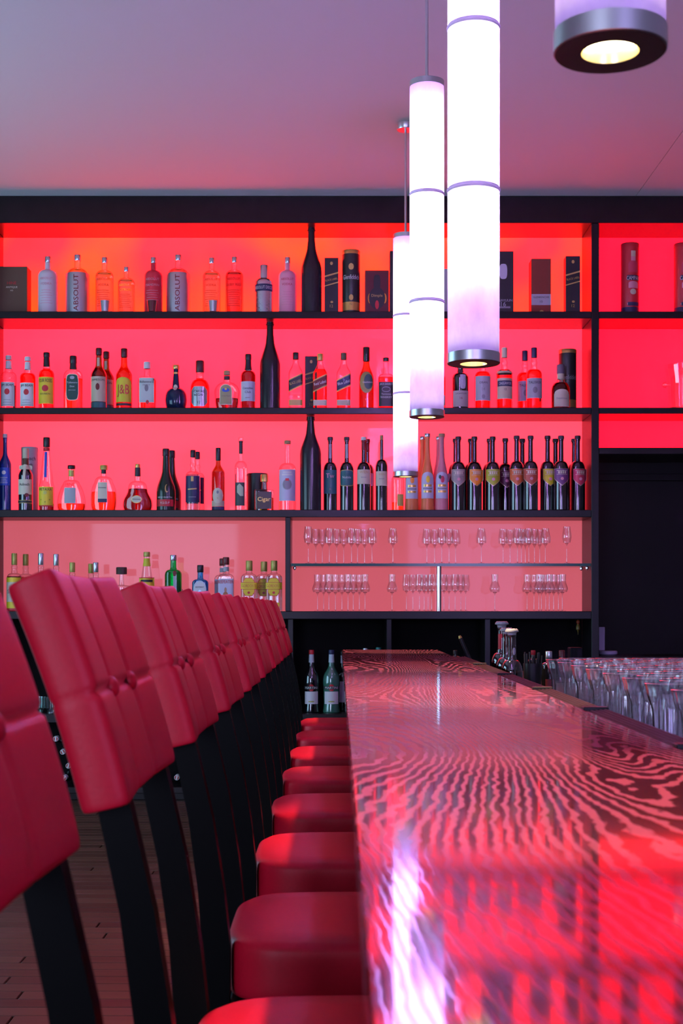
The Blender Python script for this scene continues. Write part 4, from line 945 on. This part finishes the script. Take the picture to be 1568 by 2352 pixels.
B3('dark bottle with a red neck capsule hidden behind the white labelled one', 843, 32, 1009, 'grappa', blackglass, D=DK, group=G3w, name='wine_bottle', cap=darkredp, capz=.955, neck=(.82, .95, darkredp), labels=(('rect', .36, .53, .95, greyp),))
B3('slim dark bottle with a protruding cork left of the farthest lamp', 876, 28, 1000, 'slim', blackglass, group=G3w, name='wine_bottle', cap=cork, capz=.935, capr=.27, labels=(('rect', .33, .52, .94, cream),), texts=(('WEIN', .48, .56, goldink), ('BRAND', .42, .44, greyink)))
B3('short clear bottle with pale fill below the farthest lamp', 913, 28, 1062, 'gin', clear, lq_pale, .18, cap=black_cap, capz=.86, labels=(('rect', .10, .34, .5, pbr('straw_paper', (.6, .5, .12), .5), {'xo': .4}),))
GF = 'frosted fruit liqueur bottles'
for cx, top, D, m, fruit, lb in ((945, 1000, DM, frostorange, orangep, 'orange frosted bottle with a peach label partly behind the lamp'), (970, 1003, DK, frostorange, None, 'orange frosted bottle at the back, right of the lamp'),
                              (981, 996, DM, frostorange, yellow, 'orange frosted bottle with a yellow fruit on its label'), (1007, 1003, DK, frostrose, None, 'rose frosted bottle at the back with a hanging tag'), (1014, 996, DM, frostrose, rosep, 'rose frosted bottle with red berries on its label')):
    lab = [('arch', .16, .50, .90, lilacp)] if D == DM else []
    if D == DM: lab += [('rect', .31, .34, .58, gold, {'name': 'small_print'}), ('rect', .28, .295, .66, greyink, {'name': 'small_print'}), ('rect', .235, .262, .58, gold, {'name': 'small_print'})]
    if fruit: lab += [('oval', .36, .45, .30, fruit, {'name': 'fruit_picture', 'xo': .05})]
    if fruit is rosep: lab += [('oval', .41, .46, .20, greenp, {'name': 'fruit_picture', 'xo': -.3})]
    r = B3(lb, cx, 31, top, 'cream', m, D=D, name='liqueur_bottle', group=GF, cap=cork if fruit is rosep else silver, capz=.955, labels=lab, texts=())
    if cx == 1007:
        tg = box('paper_tag', -.020, .002, -.046, -.044, .20, .255, greyp, r); tg.rotation_euler = (0, .3, 0)
GV = 'dark wine bottles with shield labels'
front = [(1052, taupep, 'silver grey'), (1089, orangep, 'orange'), (1131, limep, 'lime green'), (1186, vermp, 'orange red'), (1218, pbr('brick_paper', (.45, .08, .04), .45), 'brick red'), (1257, yellowgreen, 'yellow'), (1288, purplep, 'purple'), (1326, rosep, 'crimson')]
def shield(cx, top, D, m, lb, xo=0.0):
    return B3(lb, cx, 34, top, 'grappa', blackglass, D=D, name='wine_bottle', group=GV, cap=pbr('wax_black', (.03, .03, .035), .5), capz=.955,
              labels=((('shield', .325, .555, .96, pbr('shield_edge', (.62, .5, .36), .3, metal=.5), {'xo': xo}), ('shield', .335, .552, .94, m, {'xo': xo}), ('rect', .525, .532, .7, cream, {'xo': xo, 'name': 'print'}), ('rect', .475, .480, .7, cream, {'xo': xo, 'name': 'print'}), ('rect', .488, .520, .10, cream, {'xo': xo - .42, 'name': 'print'}), ('rect', .488, .520, .10, cream, {'xo': xo - .14, 'name': 'print'}), ('rect', .488, .520, .10, cream, {'xo': xo + .14, 'name': 'print'}), ('rect', .488, .520, .10, cream, {'xo': xo + .42, 'name': 'print'}), ('oval', .40, .44, .22, pinkink, {'xo': xo, 'name': 'print'})) if m else ()),
              texts=())
for cx, m, nm in front: shield(cx, 1003 - (2 if cx > 1150 else 0), 8.785 if cx in (1218, 1288) else DM, m, 'dark wine bottle with a %s shield label' % nm, .25 if cx in (1089, 1257, 1326) else 0)
shield(1160, 1007, DK, pbr('plum_paper', (.12, .02, .06), .45), 'dark wine bottle with a plum shield label, standing further back', .1)
for cx, nb in ((1046, 'silver grey'), (1081, 'orange'), (1124, 'lime green'), (1199, 'brick red'), (1275, 'purple'), (1318, 'crimson')):
    shield(cx, 1008, DK, None, 'plain dark wine bottle peeking out behind the %s labelled one' % nb)
# ---- fourth shelf, behind the stools
G4 = 'bottles on the fourth shelf behind the stools'
def B4(label, cx, w_, top, shape, glass, liq=None, lev=.6, D=DM, name='spirit_bottle', **k):
    return bottle(name, label, cx, w_, top, 4, D, shape, glass, liq, lev, group=G4, **k)
B4('gold capped bottle with a bright yellow label, leftmost on the fourth shelf', 33, 35, 1271, 'malt', clear, lq_dark, .6, cap=olivegold, capz=.80, labels=(('rect', .04, .58, .94, yellow), ('rect', .16, .50, .90, cream), ('rect', .0, .05, .95, redp)), texts=(('Sauza', .34, .8, ink),))
for cx, top, cp, lq, D, lb in ((59, 1273, olivegold, lq_red, DK, 'gold capped bottle, second from the left on the fourth shelf'), (94, 1271, silver, lq_clear, DM, 'silver capped bottle, third from the left on the fourth shelf'), (129, 1273, silver, lq_clear, DM, 'silver capped bottle, fourth from the left on the fourth shelf'),
                            (166, 1292, olivegold, lq_red, DM, 'short gold capped bottle showing only its cap above the second stool'), (209, 1295, olivegold, lq_amber, DK, 'short gold capped bottle hidden behind a silver capped one'), (220, 1292, silver, lq_clear, DM, 'short silver capped bottle showing only its cap above the second stool')):
    B4(lb, cx, 35, top, 'malt', clear, lq, .6, D=D, cap=cp, capz=.80, labels=(('rect', .1, .5, .92, cream),))
B4('bottle with a wide dark wooden stopper behind the second stool', 279, 40, 1303, 'decan', clear, lq_clear, .5, cap=woodcap, capz=.84, capr=.62)
B4('clear bottle with a yellow label and yellow neck strip', 337, 36, 1268, 'cone', clear, lq_pale, .3, cap=olivegold, capz=.92, neck=(.76, .89, yellowgreen), labels=(('rect', .30, .57, .97, yellow), ('rect', .555, .57, .97, redp), ('rect', .49, .53, .80, ink, {'name': 'small_print'})))
B4('bright green bottle with a silver cap', 398, 39, 1275, 'gin', emerald, lq_green, .70, depth=.85, n=3, cap=silver, capz=.90, capr=.40, labels=(('oval', .62, .72, .22, darkredp, {'name': 'seal', 'xo': .25}), ('rect', .30, .62, .16, greyp, {'xo': .25})))
B4('pale blue bottle hidden behind the bright green one', 402, 36, 1330, 'gin', skyblue, lq_blue, .6, D=DK)
B4('sky blue square bottle with a black cap', 460, 37, 1298, 'square', skyblue, lq_blue, .66, depth=.7, n=5, cap=black_cap, capz=.84, labels=(('arch', .10, .66, .80, pbr('pale_blue_label', (.62, .74, .84), .5)), ('arch', .12, .63, .72, white), ('oval', .24, .46, .28, skyblue, {'name': 'portrait'})), texts=(('BOMBAY', .52, .52, ink),))
for cx, top, D, lb in ((511, 1283, DK, 'red capped bottle behind the bottle with a guardsman label'), (519, 1280, DM, 'red capped clear bottle with a figure on its pale label')):
    B4(lb, cx, 37, top, 'square', clear, lq_clear, .60, D=D, depth=.8, n=5, cap=pbr('brown_red_cap', (.14, .02, .02), .35), capz=.86, capr=.40, neck=(.74, .82, greyp), labels=(('rect', .08, .60, .92, lilacp), ('oval', .34, .44, .16, pbr('skin_print', (.55, .28, .2), .5), {'name': 'figure_print'}), ('arch', .12, .36, .34, pbr('coat_print', (.42, .16, .06), .5), {'name': 'figure_print'})), texts=(('BEEFEATER', .545, .94, redp, {'h': .06}),))
for cx, top, D, lb in ((572, 1288, DM, 'clear bottle with a yellow octagon label, left of three alike'), (606, 1290, DK, 'clear bottle with a yellow octagon label, middle one standing back'), (629, 1288, DM, 'clear bottle with a yellow octagon label beside the upright')):
    B4(lb, cx, 38, top, 'gin', clear, lq_clear, .70, D=D, depth=.7, n=4, cap=olivegold, capz=.80, labels=(('oct', .30, .66, .70, redp), ('oct', .31, .65, .66, yellow), ('rect', .43, .57, .97, redp), ('rect', .438, .562, .97, yellow), ('oval', .34, .39, .16, redp, {'name': 'crest'}), ('rect', .09, .17, .5, yellow, {'xo': .2})), texts=(("GORDON'S", .50, .86, redp, {'h': .06}),))
# ---- low shelf: vermouth bottles
GM = 'vermouth bottles in the lower niche'
mt = dict(cap=None)
def vermouth(cx, glass, liq, cp, lb, D=DM, w_=38):
    r = bottle('vermouth_bottle', lb, cx, w_, 1493, 'low', D, 'martini', glass, liq, .62, group=GM, cap=cp, capz=.93, neck=(.80, .93, pbr('pale_blue_paper', (.58, .66, .74), .6)),
               labels=(('oval', .345, .455, .34, redp, {'name': 'red_disc'}), ('rect', .375, .425, .88, ink, {'name': 'name_bar'}), ('rect', .14, .34, .78, white), ('oval', .17, .19, .38, olivegold, {'name': 'print'})),
               texts=(('MARTINI', .40, .80, whiteink, {'h': .035}),))
vermouth(715, blackglass, None, redp, 'dark vermouth bottle with a red cap in the lower niche')
vermouth(761, pbr('sea_green_glass', (.045, .17, .115), .08, spec=.8, coat=1.0), None, navyp, 'pale green vermouth bottle with a dark cap in the lower niche', w_=40)
bottle('vermouth_bottle', 'dark bottle half hidden by the counter end in the lower niche', 787, 30, 1496, 'low', DK, 'std', blackglass, cap=black_cap, capz=.93, neck=(.80, .93, greyp), labels=(('rect', .15, .5, .9, greyp),), group=GM)
bottle('spirit_bottle', 'bottle with a pale cap just above the far counter end', 839, 32, 1489, 'low', DM, 'std', blackglass, cap=silver, capz=.96, group=GM)
bottle('spirit_bottle', 'bottle with a green cap just above the far counter end', 869, 32, 1487, 'low', DM, 'std', blackglass, cap=pbr('teal_cap', (.02, .20, .17), .3), capz=.96, group=GM)
# glass bowl row at the far left of the low shelf
for cx, lb in ((88, 'clear glass bowl in the dark niche, left one'), (118, 'clear glass bowl in the dark niche, behind the second stool')):
    r = tag(empty('glass_bowl', (PX(cx, 8.80), 8.80, ZS['low'] + .0005)), lb, 'bowl', 'glass bowls in the lower niche')
    lathe('bowl_wall', profile([(0, .6), ('d', .3, .92), ('l', 1, 1)]), .045, .10, thin_glass('bowl_glass', (.55, .70, .68), (.15, .25, .24), .1, 3.0), r, seg=28, caps=False)
    lathe('bowl_foot', [(0, .62), (.05, .62)], .045, .10, tumblerglass, r, seg=28)
# wine bottles lying in the rack, only their capsules catch the light
capm = {'w': white, 'r': pbr('capsule_red', (.40, .03, .02), .4)}
for i, (cx, cy) in enumerate(((128, 1697), (144, 1727), (157, 1759), (147, 1787), (335, 1787), (406, 1786), (470, 1757), (484, 1787), (508, 1697))):
    Dw = 8.74
    r = tag(empty('wine_bottle', (PX(cx, Dw), Dw, PZ(cy, Dw))), 'wine bottle lying in the rack, %s round capsule from the left' % ORD[[0, 1, 3, 2, 4, 5, 6, 7, 8][i]], 'bottle', 'wine bottles lying in the rack')
    a = lathe('body', profile([(0, .36), ('l', .30, .36), ('s', .45, 1), ('l', 1, 1)]), .037, .28, blackglass, r, seg=20); a.rotation_euler = (-PI / 2, 0, 0)
    c = lathe('capsule', [(0, .9), (0, 1), (1, 1)], .0165, .06, white, r, seg=20); c.rotation_euler = (-PI / 2, 0, 0); c.location = (0, -.004, 0)
    d = lathe('capsule_end', [(0, 1), (.01, .98)], .0135, .06, capm['r'], r, seg=20); d.rotation_euler = (-PI / 2, 0, 0); d.location = (0, -.0052, 0)
    st_ = box('capsule_stripe', -.0045, .0045, -.0062, -.0054, -.0125, .0125, white, r); st_.rotation_euler = (0, (.0, -.5, .3, .6, 1.3, .2, .05, .4, .0)[i], 0)
# ---- stemware
def stem(kind):
    if kind == 'flute': return profile([(0, .62), ('l', .012, .60), ('c', .05, .10), ('l', .40, .055), ('l', .47, .09), ('d', .56, .80), ('s', .72, 1.0), ('s', 1.0, .78)])
    if kind == 'wine': return profile([(0, .62), ('l', .012, .60), ('c', .05, .09), ('l', .40, .05), ('l', .45, .09), ('d', .58, .94), ('s', .68, 1.0), ('s', 1.0, .72)])
    return profile([(0, .66), ('l', .012, .62), ('c', .05, .09), ('l', .40, .05), ('l', .44, .08), ('d', .52, .82), ('s', .60, 1.0), ('s', .82, .62), ('s', 1.0, .66)])
def stemware(kind, wpx, hpx):
    D = DM; root = empty('wine_glass', (0, 0, 0)); H = hpx * D / FPX; W = wpx / 2 * D / FPX
    pr = stem(kind)
    ft = [p for p in pr if p[0] <= .05]; sm = [p for p in pr if .05 <= p[0] <= .455]; bw = [p for p in pr if p[0] >= (.44 if kind == 'tulip' else .45)]
    lathe('foot', ft, W, H, stemglass, root, seg=20, caps=True); lathe('stem', sm, W, H, stemglass, root, seg=12, caps=False); lathe('bowl', bw, W, H, stemglass, root, seg=24, caps=False)
    return root
PRO = {'flute': stemware('flute', 21, 84), 'wine': stemware('wine', 24, 80), 'tulip': stemware('tulip', 25, 84)}
used = set()
def put_stem(kind, cx, z, D, label, group):
    o = PRO[kind] if kind not in used else copy_tree(PRO[kind]); used.add(kind)
    o.location = (PX(cx, D), D, z + .0006); tag(o, label, 'wine glass', group)
def cluster(kind, xs, z, where, group):
    n_ = len(xs); mid = (n_ - 1) / 2
    for i, cx in enumerate(xs):
        D = 8.765 + 0.066 * ((i + 1) % 3)
        D = min(D, 8.95)
        put_stem(kind, cx, z, D, 'clear stemmed glass, %s from the left in the %s' % (ORD[i], where), group)
gu, gl_ = 'stemmed glasses on the glass shelf', 'stemmed glasses below the glass shelf'
ZG = ZS['g'] + .001
put_stem('flute', 708, ZG, 8.76, 'slender flute at the left end of the glass shelf', gu)
cluster('wine', [725, 740, 756, 773, 789, 807, 821, 837, 854], ZG, 'left cluster on the glass shelf', gu)
put_stem('wine', 902, ZG, 8.77, 'single clear wine glass between the left and middle clusters on the glass shelf', gu)
cluster('wine', [980, 998, 1014, 1031, 1046], ZG, 'middle cluster on the glass shelf', gu)
put_stem('wine', 1105, ZG, 8.77, 'single clear wine glass between the middle and right clusters on the glass shelf', gu)
cluster('wine', [1155, 1171, 1188, 1197, 1206, 1214, 1227, 1239, 1252], ZG, 'right cluster on the glass shelf', gu)
put_stem('flute', 1301, ZG, 8.76, 'slender flute at the right end of the glass shelf', gu)
Z4 = ZS[4]
cluster('tulip', [729, 743, 755, 770, 785, 799, 811, 825, 838], Z4, 'left cluster below the glass shelf', gl_)
put_stem('tulip', 900, Z4, 8.77, 'single clear tulip glass left of the chrome post below the glass shelf', gl_)
cluster('flute', [933, 948, 963, 974, 983, 991, 1019, 1031, 1045, 1058, 1069], Z4, 'middle cluster below the glass shelf', gl_)
put_stem('tulip', 1136, Z4, 8.77, 'single clear tulip glass right of the chrome post below the glass shelf', gl_)
cluster('tulip', [1210, 1226, 1237, 1243, 1253, 1261, 1271, 1282, 1291], Z4, 'right cluster below the glass shelf', gl_)
# ---- tumblers crowded on the work counter
tr = empty('tumbler', (0, 0, 0))
TH, TW = 0.2155, 0.0545
lathe('tumbler_wall', profile([(0.02, .60), ('l', .45, .66), ('l', .72, .72), ('s', .94, .93), ('l', 1.0, 1.0)], 6), TW, TH, tumblerglass, tr, seg=60, ribs=12, ribamp=.028, caps=False)
lathe('tumbler_base', [(0, .56), (.015, .60), (.05, .60), (.06, .52)], TW, TH, stemglass, tr, seg=36)
lathe('tumbler_rim', profile([(.985, .99), ('d', 1.0, 1.03), ('d', 1.008, .985)], 4), TW, TH, stemglass, tr, seg=36, caps=False)
first = True
rows_ = [(3.74 - .098 * i) * KS for i in range(16)]
for i, y in enumerate(rows_):
    ncol = 0
    for k in range(5):
        x = (0.590 + .098 * k + (0 if i % 2 else 0.049)) * KS
        if x - TW > 0.247 * (y + .05) + .02: continue
        o = tr if first else copy_tree(tr); first = False
        o.location = (x, y, 0.834); o.rotation_euler = (0, 0, random.uniform(0, .5))
        tag(o, 'clear fluted tumbler, %s from the rail in the %s row from the back' % (ORD[k], (ORD + ['sixteenth'])[i]), 'glass', 'fluted tumblers on the work counter')
# ---- things standing at the far end behind the bar
zc2 = 0.8795
for cx, top, D, extra, lb in ((1152, 1427, 6.0, True, 'round bottle with a frosted knobbed stopper and red neck strip'), (1163, 1442, 5.75, False, 'round bottle with a frosted knobbed stopper, middle of three'), (1175, 1444, 5.45, False, 'round bottle with a frosted knobbed stopper, in front of the others')):
    H = PZ(top, D) - zc2; W = 25 * D / FPX
    r = tag(empty('liqueur_bottle', (PX(cx, D), D, zc2)), lb, 'bottle', 'round bottles with knobbed stoppers')
    pr = profile(SHAPES['carafe'])
    lathe('body', pr, W, H, thin_glass('smoky_glass_%s' % cx, (.30, .26, .24), (.02, .02, .03), .04, 2.2), r, seg=32)
    lathe('liquid', [(z + .01, r_ * .92) for z, r_ in pr if z < .30] + [(.31, interp(pr, .31) * .9)], W, H, pbr('dark_liqueur', (.012, .008, .008), .2), r, seg=32)
    lathe('stopper', profile([(.88, .36), ('l', .93, .42), ('d', .95, .62), ('l', .96, .62), ('d', 1.0, .30)]), W, H, frosted('frosted_stopper_%s' % cx, (.50, .56, .60), .3), r, seg=24)
    for a in range(6):
        kb = lathe('stopper_knob', profile([(0, .9), ('d', 1, .05)], 4), .0065, .008, MATS['frosted_stopper_%s' % cx], r, seg=10); kb.location = (math.cos(a * PI / 3) * W * .42, math.sin(a * PI / 3) * W * .42, H * .972)
    if extra: label_patch('neck_strip', pr, W, H, 1, 2, 'rect', .56, .80, .30, redp, r, -.05); wrap_text('1', pr, W, H, 1, 2, .64, .08, whiteink, r)
    else: label_patch('neck_emblem', pr, W, H, 1, 2, 'oval', .58, .70, .16, greyp, r, .16)
def small_bottle(lb, cx, w_, top, D, cap, shape='gin', glass=blackglass, **k):
    return bottle('bar_bottle', lb, cx, w_, top, 4, D, shape, glass, zbase=zc2, cap=cap, group='bottles at the far end behind the bar', **k)
small_bottle('dark bottle with a silver cap beside the tumblers', 1260, 34, 1496, 5.3, silver, capz=.78, capr=.46, labels=(('rect', .08, .35, .6, darkredp),))
small_bottle('dark bottle with a red cap behind the black straws', 1224, 26, 1494, 6.1, redp, capz=.86)
small_bottle('dark bottle with a brown red cap right of the silver capped one', 1290, 28, 1494, 6.1, pbr('brown_red_cap', (.14, .02, .02), .35), capz=.8, capr=.5)
small_bottle('low black bottle left of the round bottles', 1045, 24, 1494, 7.1, black_cap, capz=.8)
tag(box('tin_box', PX(1306, 6.2), PX(1334, 6.2), 6.16, 6.24, zc2, PZ(1487, 6.2), pbr('black_tin', (.006, .007, .009), .5, spec=.1), None, .003), 'small black tin box at the back behind the tumblers', 'tin')
sb = tag(empty('straw_holder', (PX(1222, 5.2), 5.2, zc2)), 'holder with a bundle of black drinking straws', 'straw holder')
lathe('cup', [(0, .9), (1, 1)], .034, .12, black_cap, sb, seg=20, caps=False); lathe('cup_base', [(0, .9), (.05, .9)], .034, .12, black_cap, sb, seg=20)
for a in range(14):
    t = a * 2.4; q = .028 * math.sqrt((a + .5) / 14)
    tube('straw', [(q * math.cos(t), q * math.sin(t), .01), (q * 1.3 * math.cos(t), q * 1.3 * math.sin(t), .150 + .012 * math.sin(a * 1.7))], .0032, black_cap, sb, 8)
tg = tag(empty('muddler', (PX(1090, 6.6), 6.6, zc2)), 'dark slanting bar tool with a shiny tip', 'bar tool')
tip = P(1055, 1460, 6.6) - tg.location
tube('shaft', [(0.012, 0, 0.0), tuple(tip * .94)], [.011, .009], black_cap, tg, 10); tube('tip', [tuple(tip * .94), tuple(tip)], [.0095, .006], gold, tg, 10)
orn = tag(empty('hanging_ornament', (PX(1327, 8.80), 8.80, PZ(1458, 8.80))), 'small orange and green pod hanging under the shelf', 'ornament')
lathe('pod', profile([(0, .1), ('d', .45, 1), ('l', .6, 1), ('s', 1, .5)]), .013, .075, pbr('ornament_olive', (.20, .13, .02), .4), orn, seg=14)
oo = lathe('pod_top', profile([(0, .6), ('d', .5, 1), ('d', 1, .2)]), .012, .035, pbr('ornament_orange', (.40, .07, .02), .4), orn, seg=14); oo.location = (0, 0, .06)
tube('thread', [(0, 0, .09), (0, 0, zf(1422) - PZ(1458, 8.80))], .0012, black_cap, orn, 6)
ws = tag(empty('paper_stand', (PX(1396, 8.93), 8.93, PZ(1508, 8.7))), 'pale upright plate on a round dish in the dark recess', 'stand')
lil = pbr('lilac_white_plastic', (.42, .38, .55), .5)
lathe('dish', profile([(0, .8), ('l', .3, 1), ('l', .8, 1), ('l', 1, .9)]), .060, .030, lil, ws, seg=32)
box('plate', -.062, -.020, .0, .012, .031, PZ(1440, 8.93) - PZ(1508, 8.7), lil, ws, .003)
